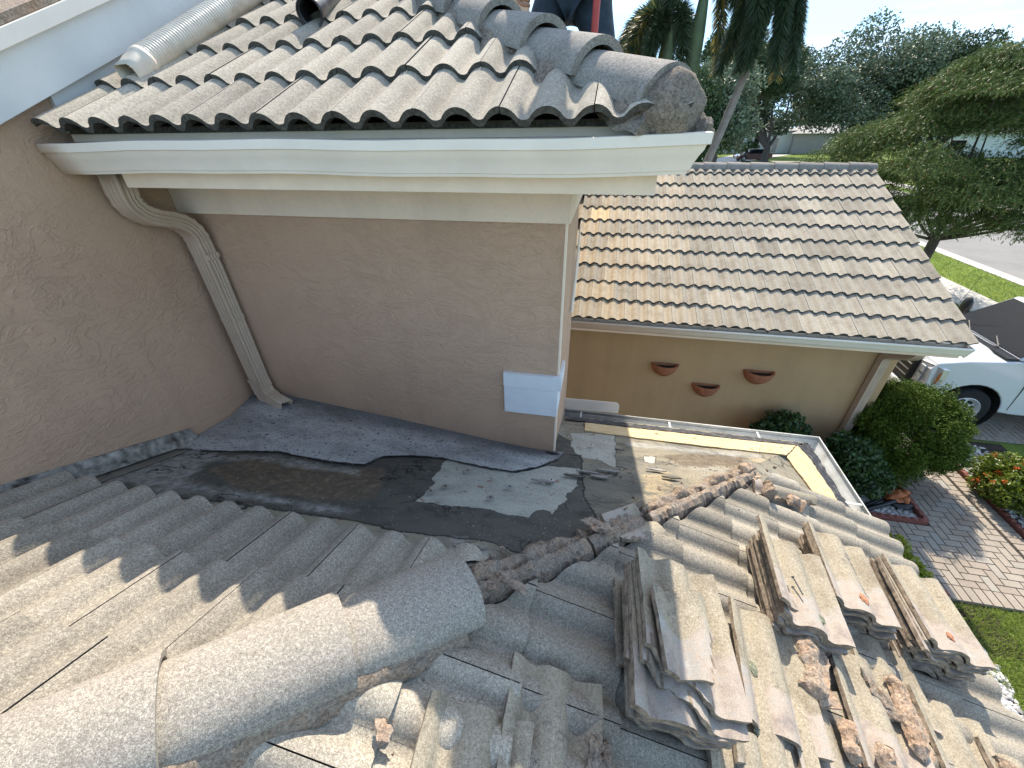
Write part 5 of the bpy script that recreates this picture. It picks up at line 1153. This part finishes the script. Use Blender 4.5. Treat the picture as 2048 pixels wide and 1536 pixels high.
# ------------------------------------------------------------------ pipes lying on the upper roof
t = empty('corrugated_pipe', (-2.2, 1.95, .22)); tag(t, 'cream corrugated downspout hose with a flattened torn end lying beside the rake', 'pipe')
A = Vector((-2.205, 2.035, .285)); Bp = Vector((-2.17, 2.80, .665)); C_ = Vector((-2.13, 4.2, 1.30)); n = 440; pts = []; rad = []
for i in range(n+1):
    s = i/n; p = A*(1-s)**2+Bp*2*s*(1-s)+C_*s*s; pts.append(p-t.location); rad.append(.056+(.0035 if (i//2) % 2 else -.0015))
mb = MB(); mb.tube(pts, rad, 24, cap=False); lmesh(t, mb, 'hose', 'cream', smooth=70)
d = (pts[0]-pts[8]).normalized(); mb = MB()
vs = []; n = 24; secs = [(0, .059, .059, 0), (.02, .060, .060, 0), (.03, .054, .054, 0), (.06, .050, .046, 0), (.085, .052, .038, 0), (.13, .053, .034, 0)]
u = d.cross(Vector((0, 0, 1))).normalized(); v = u.cross(d)
for (o_, a, b, _) in secs:
    for j in range(n):
        ang = 2*math.pi*j/n; ca, sa = math.cos(ang), math.sin(ang); sq = 1 if o_ < .05 else .5
        e = (abs(ca)**(1/ (1 if sq == 1 else 2.2)))*(1 if ca > 0 else -1), (abs(sa)**(1/(1 if sq == 1 else 2.2)))*(1 if sa > 0 else -1)
        jag = (.014*noise.noise(Vector((ca*3, sa*3, 2)))+.008*noise.noise(Vector((ca*9, sa*9, 2)))) if o_ > .12 else 0
        vs.append(tuple(pts[0]+d*(o_+jag)+u*e[0]*a+v*e[1]*b))
mb.add(vs, [(i*n+j, i*n+(j+1) % n, (i+1)*n+(j+1) % n, (i+1)*n+j) for i in range(len(secs)-1) for j in range(n)]); lmesh(t, mb, 'adapter_end', 'cream', smooth=40, solid=.003)
t = empty('black_pipe', (-1.56, 2.5, .44)); tag(t, 'short glossy black pipe with an open end lying on the upper tiles', 'pipe')
a = Vector((-.005, -.03, .055)); b = Vector((-.17, 1.0, .46)); dd_ = (b-a).normalized(); mb = MB()
mb.tube([a, a+dd_*.015, a+dd_*.02, b], [.062, .062, .055, .055], 28, cap=False); lmesh(t, mb, 'tube', 'blackpipe', smooth=50, solid=.006)

# ------------------------------------------------------------------ roof worker
def skin_mesh(V, Ed, Rr, name, mat, root=0, sub=2, parent=None):
    me = bpy.data.meshes.new(name); me.from_pydata(V, Ed, []); o = bpy.data.objects.new(name, me); COL.objects.link(o)
    md = o.modifiers.new('s', 'SKIN'); md.use_smooth_shade = True; sv = me.skin_vertices[0].data if me.skin_vertices else None
    if sv is None: o.update_tag(); sv = me.skin_vertices[0].data
    for i, r_ in enumerate(Rr): sv[i].radius = r_ if isinstance(r_, tuple) else (r_, r_); sv[i].use_root = (i == root)
    o.modifiers.new('u', 'SUBSURF').levels = sub; o.modifiers['u'].render_levels = sub
    dg = bpy.context.evaluated_depsgraph_get(); me2 = bpy.data.meshes.new_from_object(o.evaluated_get(dg)); bpy.data.objects.remove(o)
    me2.materials.clear(); me2.materials.append(M[mat]); me2.polygons.foreach_set('use_smooth', [True]*len(me2.polygons)); o = bpy.data.objects.new(name, me2); COL.objects.link(o)
    if parent: o.parent = parent
    return o
W0 = Vector((-.27, 2.95, .17)); W = empty('person', W0); tag(W, 'person in blue jeans kneeling behind the hip, gloved hand on a red handle', 'person')
def rel(*p): return tuple(Vector(p)-W0)
J = {'pelvis': ((-.275, 2.94, .64), (.15, .11)), 'belly': ((-.275, 2.90, .80), (.145, .105)), 'chest': ((-.27, 2.80, 1.02), (.165, .11)), 'neck': ((-.27, 2.74, 1.19), .055), 'head': ((-.27, 2.69, 1.32), (.085, .10)), 'crown': ((-.27, 2.69, 1.41), .07),
 'shr': ((-.10, 2.79, 1.10), .06), 'elr': ((-.015, 2.86, .84), .045), 'wrr': ((-.115, 2.72, .615), .03), 'shl': ((-.44, 2.79, 1.10), .06), 'ell': ((-.555, 2.88, .84), .045), 'wrl': ((-.515, 2.70, .60), .03),
 'hipr': ((-.175, 2.92, .55), .098), 'thr': ((-.115, 2.86, .38), .085), 'knr': ((-.07, 2.80, .185), .062), 'anr': ((-.10, 3.18, .17), .045), 'tor': ((-.10, 3.32, .14), .04),
 'hipl': ((-.375, 2.92, .57), .098), 'thl': ((-.43, 2.86, .44), .085), 'knl': ((-.47, 2.80, .315), .062), 'anl': ((-.44, 3.18, .30), .045), 'tol': ((-.44, 3.32, .27), .04)}
ks = list(J); ed = [('pelvis', 'belly'), ('belly', 'chest'), ('chest', 'neck'), ('neck', 'head'), ('head', 'crown'), ('chest', 'shr'), ('shr', 'elr'), ('elr', 'wrr'), ('chest', 'shl'), ('shl', 'ell'), ('ell', 'wrl'), ('pelvis', 'hipr'), ('hipr', 'thr'), ('thr', 'knr'), ('knr', 'anr'), ('anr', 'tor'), ('pelvis', 'hipl'), ('hipl', 'thl'), ('thl', 'knl'), ('knl', 'anl'), ('anl', 'tol')]
def sub_skel(keys, k, name, mat, root):
    ix_ = [q for q in ks if q in keys]; V = [rel(*J[q][0]) for q in ix_]; Rr = [tuple(v*k for v in J[q][1]) if isinstance(J[q][1], tuple) else J[q][1]*k for q in ix_]
    return skin_mesh(V, [(ix_.index(a), ix_.index(b)) for a, b in ed if a in keys and b in keys], Rr, name, mat, ix_.index(root), 2, W)
sub_skel(set(ks), .93, 'body', 'skin', 'pelvis')
sub_skel({'pelvis', 'hipr', 'thr', 'knr', 'anr', 'hipl', 'thl', 'knl', 'anl'}, 1.10, 'jeans', 'jeans', 'pelvis')
sub_skel({'belly', 'chest', 'shr', 'elr', 'shl', 'ell', 'neck'}, 1.12, 'shirt', 'shirt', 'chest')
mb = MB(); pc = Vector(rel(-.275, 2.935, .705)); ring = [pc+Vector((.172*math.cos(a), .128*math.sin(a), -.01*math.sin(a))) for a in [2*math.pi*i/28 for i in range(29)]]; mb.tube(ring, 1, sect=[(-.004, -.018), (.004, -.018), (.004, .018), (-.004, .018)], cap=False); lmesh(W, mb, 'belt', 'leather')
for k, (x, z) in enumerate([(-.28, .66), (-.28, .62), (-.277, .58)]):
    mb = MB(); mb.tube([Vector(rel(x, 2.802, z)), Vector(rel(x, 2.796, z))], .008, 10); lmesh(W, mb, 'button', 'steel')
mb = MB(); mb.tube([rel(-.285, 2.80, .68), rel(-.27, 2.815, .52), rel(-.27, 2.84, .47)], .004, 5); mb.tube([rel(-.21, 2.80, .62), rel(-.16, 2.79, .585), rel(-.11, 2.83, .60)], .0035, 5); mb.tube([rel(-.20, 2.795, .57), rel(-.195, 2.79, .52)], .0035, 5); lmesh(W, mb, 'seam', 'jeans')
mb = MB(); mb.ellipsoid(rel(-.27, 2.705, 1.39), (.088, .098, .075), 12); lmesh(W, mb, 'hair', 'hair', smooth=60)
for s in (-1, 1):
    mb = MB(); mb.ellipsoid(rel(-.27+s*.03, 2.604, 1.335), (.013, .008, .008), 8); lmesh(W, mb, 'eye', 'white'); mb = MB(); mb.ellipsoid(rel(-.27+s*.082, 2.70, 1.32), (.01, .02, .03), 8); lmesh(W, mb, 'ear', 'skin', smooth=60)
mb = MB(); mb.ellipsoid(rel(-.27, 2.59, 1.31), (.013, .018, .024), 8); lmesh(W, mb, 'nose', 'skin', smooth=60); mb = MB(); mb.ellipsoid(rel(-.27, 2.602, 1.275), (.026, .008, .007), 8); lmesh(W, mb, 'mouth', 'leather', smooth=60)
def hand(wrist, palm, grip, side, name, mat):
    """palm block with four curled fingers and a thumb round a vertical grip at `grip`"""
    w_, p_, g_ = Vector(wrist), Vector(palm), Vector(grip); V = [tuple(w_), tuple(p_)]; E_ = [(0, 1)]; Rr = [(.026, .02), (.036, .022)]
    for k in range(4):
        z = .028-.019*k; L_ = (.9, 1, .95, .8)[k]; a = [p_+Vector((side*.012, -.012, z)), g_+Vector((-side*.005, -.030*L_, z)), g_+Vector((side*-.030, -.016, z)), g_+Vector((side*-.026, .012, z))]
        b = len(V); V += [tuple(q) for q in a]; E_ += [(1, b), (b, b+1), (b+1, b+2), (b+2, b+3)]; Rr += [.0115, .010, .0095, .008]
    b = len(V); V += [tuple(p_+Vector((side*-.01, .0, .035))), tuple(g_+Vector((side*.012, .0, .050))), tuple(g_+Vector((side*-.012, -.02, .052)))]; E_ += [(1, b), (b, b+1), (b+1, b+2)]; Rr += [.013, .011, .009]
    return skin_mesh(V, E_, Rr, name, mat, 0, 1, W)
hand(rel(-.115, 2.72, .615), rel(-.105, 2.70, .575), rel(-.135, 2.672, .55), 1, 'glove', 'glove')
hand(rel(-.515, 2.70, .60), rel(-.515, 2.685, .555), rel(-.495, 2.665, .53), -1, 'glove', 'skin')
T = empty('pry_bar', (-.135, 2.668, .10)); tag(T, 'red handled bar held upright by the kneeling worker', 'tool'); mb = MB(); mb.tube([(0, 0, .02), (0, 0, .10), (0, 0, .56)], [.012, .017, .018], 12); lmesh(T, mb, 'handle', 'red', smooth=60); mb = MB(); mb.box((-.04, -.006, -.012), (.04, .006, .02)); lmesh(T, mb, 'blade', 'steel')

# ------------------------------------------------------------------ orange garden tool on the pebbles
T = empty('garden_blower', (4.55, 5.10, G)); tag(T, 'rusty orange and black power tool with a double tube lying on the pebbles', 'power tool')
mb = MB(); mb.ellipsoid((.02, .02, .12), (.17, .10, .085), 12, jit=.55, seed=4); mb.ellipsoid((.15, .07, .16), (.06, .05, .05), 8, jit=.6, seed=6); mb.ellipsoid((.10, -.04, .13), (.07, .05, .06), 8, jit=.5, seed=9); lmesh(T, mb, 'housing', 'orange', smooth=45)
mb = MB(); mb.tube([(-.02, -.07, .11), (-.24, -.17, .075), (-.52, -.30, .055)], [.034, .032, .036], 12); mb.tube([(-.08, .02, .09), (-.28, -.10, .06), (-.50, -.23, .04)], [.03, .026, .024], 10); lmesh(T, mb, 'tube', 'black', smooth=50)
mb = MB(); mb.ellipsoid((.10, -.09, .06), (.16, .06, .05), 8, jit=.3, seed=2); mb.ellipsoid((-.16, .07, .06), (.10, .06, .05), 8, jit=.3, seed=3); lmesh(T, mb, 'base', 'black', smooth=50)

# ------------------------------------------------------------------ vehicles
def wheel(parent, x, y, z, r_, w_, side, rimmat='rim'):
    t = MB(); n = 36; prf = [(r_*.62, -.5), (r_*.93, -.5), (r_, -.36), (r_, .36), (r_*.93, .5), (r_*.62, .5)]; vs = []
    for j in range(n):
        a = 2*math.pi*j/n
        for (q, s) in prf: vs.append((x+q*math.cos(a), y+s*w_, z+q*math.sin(a)))
    k = len(prf); t.add(vs, [(j*k+i, ((j+1) % n)*k+i, ((j+1) % n)*k+i+1, j*k+i+1) for j in range(n) for i in range(k-1)]); wh = lmesh(parent, t, 'wheel', 'rubber', smooth=40)
    m = MB(); prf = [(r_*.63, .50), (r_*.61, .53), (r_*.57, .42), (r_*.50, .24), (r_*.30, .30), (r_*.24, .44), (r_*.10, .46), (.001, .46)]; vs = []
    for j in range(n):
        a = 2*math.pi*j/n
        for (q, s) in prf: vs.append((x+q*math.cos(a), y+side*s*w_, z+q*math.sin(a)))
    k = len(prf); m.add(vs, [(j*k+i, ((j+1) % n)*k+i, ((j+1) % n)*k+i+1, j*k+i+1) for j in range(n) for i in range(k-1)]); rim = m.build('rim', rimmat, smooth=30); rim.parent = wh
    for j in range(8):
        a = 2*math.pi*j/8+.2; h_ = MB(); c = Vector((x+r_*.41*math.cos(a), y+side*.275*w_, z+r_*.41*math.sin(a))); e1 = Vector((math.cos(a), 0, math.sin(a))); e2 = Vector((-math.sin(a), 0, math.cos(a)))
        if rimmat == 'rim': h_.prism([c+e1*.03*math.cos(q)+e2*.048*math.sin(q) for q in [i*math.pi/5 for i in range(10)]], (0, side*.012, 0)); q = h_.build('hand_hole', 'dark'); q.parent = wh
    return wh
def side_body(poly, hw, tumble=0):
    """extrude a side outline (x, z) to +-hw across Y"""
    mb = MB(); n = len(poly); a = [(x, -hw+max(0, (z-.95))*tumble, z) for x, z in poly]; b = [(x, hw-max(0, (z-.95))*tumble, z) for x, z in poly]
    mb.add(a+b, [tuple(range(n-1, -1, -1)), tuple(range(n, 2*n))]+[(i, (i+1) % n, n+(i+1) % n, n+i) for i in range(n)]); return mb
def arch(cx_, cz, r_, n=14): return [(cx_+r_*math.cos(a), cz+r_*math.sin(a)) for a in [math.pi-math.pi*i/n for i in range(n+1)]]
TK = empty('pickup_truck', (5.74, 8.26, G), R(-1.5)); tag(TK, 'white pickup truck parked nose in on the paver driveway', 'pickup truck')
pf = [(.10, .62), (.30, .48)]+arch(.82, .44, .49)+[(1.50, .42), (3.9, .42)]+arch(4.65, .44, .50)+[(5.25, .50), (5.75, .60), (5.78, 1.30), (3.75, 1.33), (1.40, 1.37), (1.15, 1.36), (.55, 1.31), (.14, 1.24), (.06, 1.12)]
mb = side_body(pf, 1.0, .22); o = lmesh(TK, mb, 'body', 'truckw', smooth=30, bevel=.035)
mb = MB(); vs = []; nx, ny = 16, 20
for i in range(nx+1):
    for j in range(ny+1):
        s = i/nx; t_ = -1+2*j/ny; y = t_*(.88-.02*s); x = .16+s*1.02; z = 1.235+.135*s**.8-.015*t_**4*3+(.028*(1 if abs(t_) < .55 else max(0, 1-(abs(t_)-.55)/.12)))*min(1, s*3)
        vs.append((x, y, z+.004))
mb.add(vs, [(i*(ny+1)+j, (i+1)*(ny+1)+j, (i+1)*(ny+1)+j+1, i*(ny+1)+j+1) for i in range(nx) for j in range(ny)]); lmesh(TK, mb, 'hood', 'truckw', smooth=60)
mb = MB(); cab = [(1.18, .90, 1.37), (3.30, .90, 1.35), (3.05, .76, 1.95), (1.92, .76, 1.96)]
mb.add([(x, -y, z) for x, y, z in cab]+[(x, y, z) for x, y, z in cab], [(3, 2, 1, 0), (4, 5, 6, 7), (0, 1, 5, 4), (1, 2, 6, 5), (2, 3, 7, 6), (3, 0, 4, 7)]); lmesh(TK, mb, 'cab', 'truckw', bevel=.05)
def quad_part(pts, off, name, mat, parent=TK, th=.006):
    P = [Vector(p) for p in pts]; n_v = (P[1]-P[0]).cross(P[2]-P[1]).normalized(); mb = MB(); mb.prism([p+n_v*off for p in P], tuple(n_v*th)); o = mb.build(name, mat); o.parent = parent; return o
quad_part([(1.23, .84, 1.415), (1.23, -.84, 1.415), (1.86, -.70, 1.915), (1.86, .70, 1.915)], .012, 'windshield', 'glass') 
quad_part([(1.42, -.89, 1.42), (2.25, -.885, 1.41), (2.25, -.785, 1.86), (1.95, -.785, 1.87)], .004, 'side_window', 'glass'); quad_part([(2.33, -.885, 1.41), (3.12, -.885, 1.41), (2.98, -.785, 1.86), (2.33, -.785, 1.86)], .004, 'side_window', 'glass')
for y in (-.45, .25):
    mb = MB(); mb.tube([(1.16, y, 1.425), (1.30, y+.32, 1.49)], .012, 5); lmesh(TK, mb, 'wiper', 'black')
mb = MB(); mb.box((1.05, -.86, 1.375), (1.22, .86, 1.40)); lmesh(TK, mb, 'cowl', 'black')
mb = MB(); mb.box((-.05, -.70, .74), (.10, .70, 1.18)); gr = lmesh(TK, mb, 'grille', 'black', bevel=.02)
for z in (.84, .95, 1.06):
    mb = MB(); mb.box((-.062, -.66, z-.009), (-.04, .66, z+.009)); lmesh(gr, mb, 'bar', 'steel')
for s in (-1, 1):
    mb = MB(); mb.prism([(.03, s*.70, .78), (.03, s*.70, 1.19), (.08, s*.90, 1.20), (.20, s*1.006, 1.17), (.22, s*1.006, .92), (.08, s*.93, .78)], (.10, 0, 0)); hl = lmesh(TK, mb, 'headlight', 'chrome', bevel=.012)
    for (z0, z1) in ((.84, .97), (1.01, 1.14)):
        mb = MB(); mb.box((.022, s*.74, z0), (.04, s*.86, z1)); lmesh(hl, mb, 'lens', 'lens', bevel=.01)
    mb = MB(); mb.prism([(.165, s*1.0085, .88), (.215, s*1.0085, .94), (.205, s*1.0085, 1.10), (.18, s*1.0085, 1.10)], (0, s*.004, 0)); lmesh(hl, mb, 'marker', 'amber')
mb = MB(); mb.box((-.10, -.97, .46), (.12, .97, .70)); lmesh(TK, mb, 'bumper', 'truckw', bevel=.05); mb = MB(); mb.box((-.04, -.93, .30), (.2, .93, .47)); lmesh(TK, mb, 'valance', 'black', bevel=.03)
for (x, s) in ((.82, -1), (.82, 1), (4.65, -1), (4.65, 1)):
    wheel(TK, x, s*.86, .41, .405, .26, s); mb = MB(); mb.tube([(x, s*.60, .44), (x, s*.998, .44)], .488, 28, cap=False); mb.tube([(x, s*.60, .44), (x, s*.61, .44)], .488, 28); lmesh(TK, mb, 'wheel_well', 'dark')
for s in (-1, 1):
    mb = MB(); mb.ellipsoid((1.52, s*1.12, 1.58), (.07, .12, .19), 10); mb.tube([(1.52, s*.90, 1.48), (1.52, s*1.08, 1.55)], .025, 8); lmesh(TK, mb, 'mirror', 'black', bevel=.03)
mb = MB(); mb.tube([(1.10, .80, 1.36), (1.28, .86, 2.25)], .004, 5); lmesh(TK, mb, 'antenna', 'black')
for x in (1.42, 2.30, 3.28):
    mb = MB(); mb.box((x-.004, -1.002, .50), (x+.004, -.90, 1.34)); lmesh(TK, mb, 'door_seam', 'dark')
for x in (2.10, 3.05):
    mb = MB(); mb.box((x-.10, -1.012, 1.12), (x+.06, -.985, 1.155)); lmesh(TK, mb, 'door_handle', 'black', bevel=.008)
mb = MB(); mb.box((3.40, -.86, 1.20), (5.72, .86, 1.345)); lmesh(TK, mb, 'bed', 'black')
# dark red saloon across the street
CR = empty('parked_car', (17.6, 71.2, G+.03), R(8)); tag(CR, 'dark red saloon car parked on the pale driveway beyond the garage roof', 'car')
pf = [(.02, .35), (.35, .24)]+arch(.85, .33, .37)+[(1.3, .2), (3.3, .2)]+arch(3.75, .33, .37)+[(4.3, .28), (4.68, .42), (4.70, .85), (4.3, .98), (3.6, .95), (1.2, .93), (.5, .82), (.02, .62)]
lmesh(CR, side_body(pf, .92), 'body', 'redcar', smooth=35, bevel=.05)
mb = MB(); cab = [(1.15, .84, .93), (4.25, .84, .97), (3.35, .64, 1.46), (2.0, .64, 1.47)]; mb.add([(x, -y, z) for x, y, z in cab]+[(x, y, z) for x, y, z in cab], [(3, 2, 1, 0), (4, 5, 6, 7), (0, 1, 5, 4), (1, 2, 6, 5), (2, 3, 7, 6), (3, 0, 4, 7)]); lmesh(CR, mb, 'cabin', 'glass', bevel=.03)
mb = MB(); mb.box((1.95, -.63, 1.455), (3.4, .63, 1.49)); lmesh(CR, mb, 'roof', 'redcar', bevel=.02)
for (x, s) in ((.85, -1), (.85, 1), (3.75, -1), (3.75, 1)): wheel(CR, x, s*.80, .32, .32, .2, s, 'chrome')
for s in (-1, 1):
    mb = MB(); mb.box((-.01, s*.66-.12, .62), (.04, s*.66+.12, .78)); lmesh(CR, mb, 'tail_lamp', 'red')
mb = MB(); mb.box((-.005, -.2, .42), (.03, .2, .56)); lmesh(CR, mb, 'number_plate', 'white')
# ------------------------------------------------------------------ far houses, mailbox
def farhouse(x, y, w_, d_, h_, wall, label, rz, wins=()):
    t = empty('far_house', (x, y, G), rz); tag(t, label, 'house'); mb = MB(); mb.box((0, 0, 0), (w_, d_, h_)); lmesh(t, mb, 'wall', wall)
    mb = MB(); o_ = .6; mb.add([(-o_, -o_, h_), (w_+o_, -o_, h_), (w_+o_, d_+o_, h_), (-o_, d_+o_, h_), (d_/2, d_/2, h_+d_*.2), (w_-d_/2, d_/2, h_+d_*.2)], [(0, 1, 5, 4), (1, 2, 5), (2, 3, 4, 5), (3, 0, 4), (3, 2, 1, 0)]); lmesh(t, mb, 'roof', 'shingle')
    for (a, b, c, d, nm, mt) in wins:
        mb = MB(); mb.box((a, -.06, c), (b, .02, d)); f = lmesh(t, mb, nm, 'white'); mb = MB(); mb.box((a+.1, -.08, c+.1), (b-.1, -.055, d-.1)); lmesh(f, mb, 'pane', mt)
farhouse(19.0, 89.5, 11.5, 9, 3.4, 'housew', 'pale white house with tall windows behind the red car', R(-3), [(5.4, 6.4, .9, 2.6, 'window', 'glass'), (2.6, 3.4, .9, 2.5, 'window', 'glass'), (8.4, 9.4, .1, 2.4, 'door', 'shingle')])
farhouse(30.2, 87.5, 9.5, 9, 3.0, 'houseg', 'grey garage wall with a low vent right of the forked oak', R(-3), [(5.8, 7.6, .5, 1.4, 'window', 'housew')])
farhouse(46, 80, 12, 9, 3.0, 'housew', 'pale house hidden behind the oaks at right', R(-12), [(2, 4, .9, 2.2, 'window', 'glass')])
shrub('clipped_shrub', (23.8, 88.0, G), [(0, 0, .9, 1.4, .9, 1.0)], 2500, .2, .12, 'leaf_dark', 'small clipped dark shrub in front of the pale white house', seed=44)
shrub('clipped_shrub', (38.5, 84.0, G), [(0, 0, 1.2, 1.2, 1.0, 1.3)], 2500, .2, .12, 'leaf_dark', 'dark shrub at the right end of the grey garage wall', seed=45)
mb = empty('mailbox', (17.4, 66.2, G)); tag(mb, 'dark mailbox on a thin post by the far road', 'mailbox'); q = MB(); q.box((-.05, -.05, 0), (.05, .05, 1.0)); lmesh(mb, q, 'post', 'black'); q = MB(); q.box((-.12, -.28, 1.0), (.12, .28, 1.28)); lmesh(mb, q, 'box', 'black', bevel=.05)
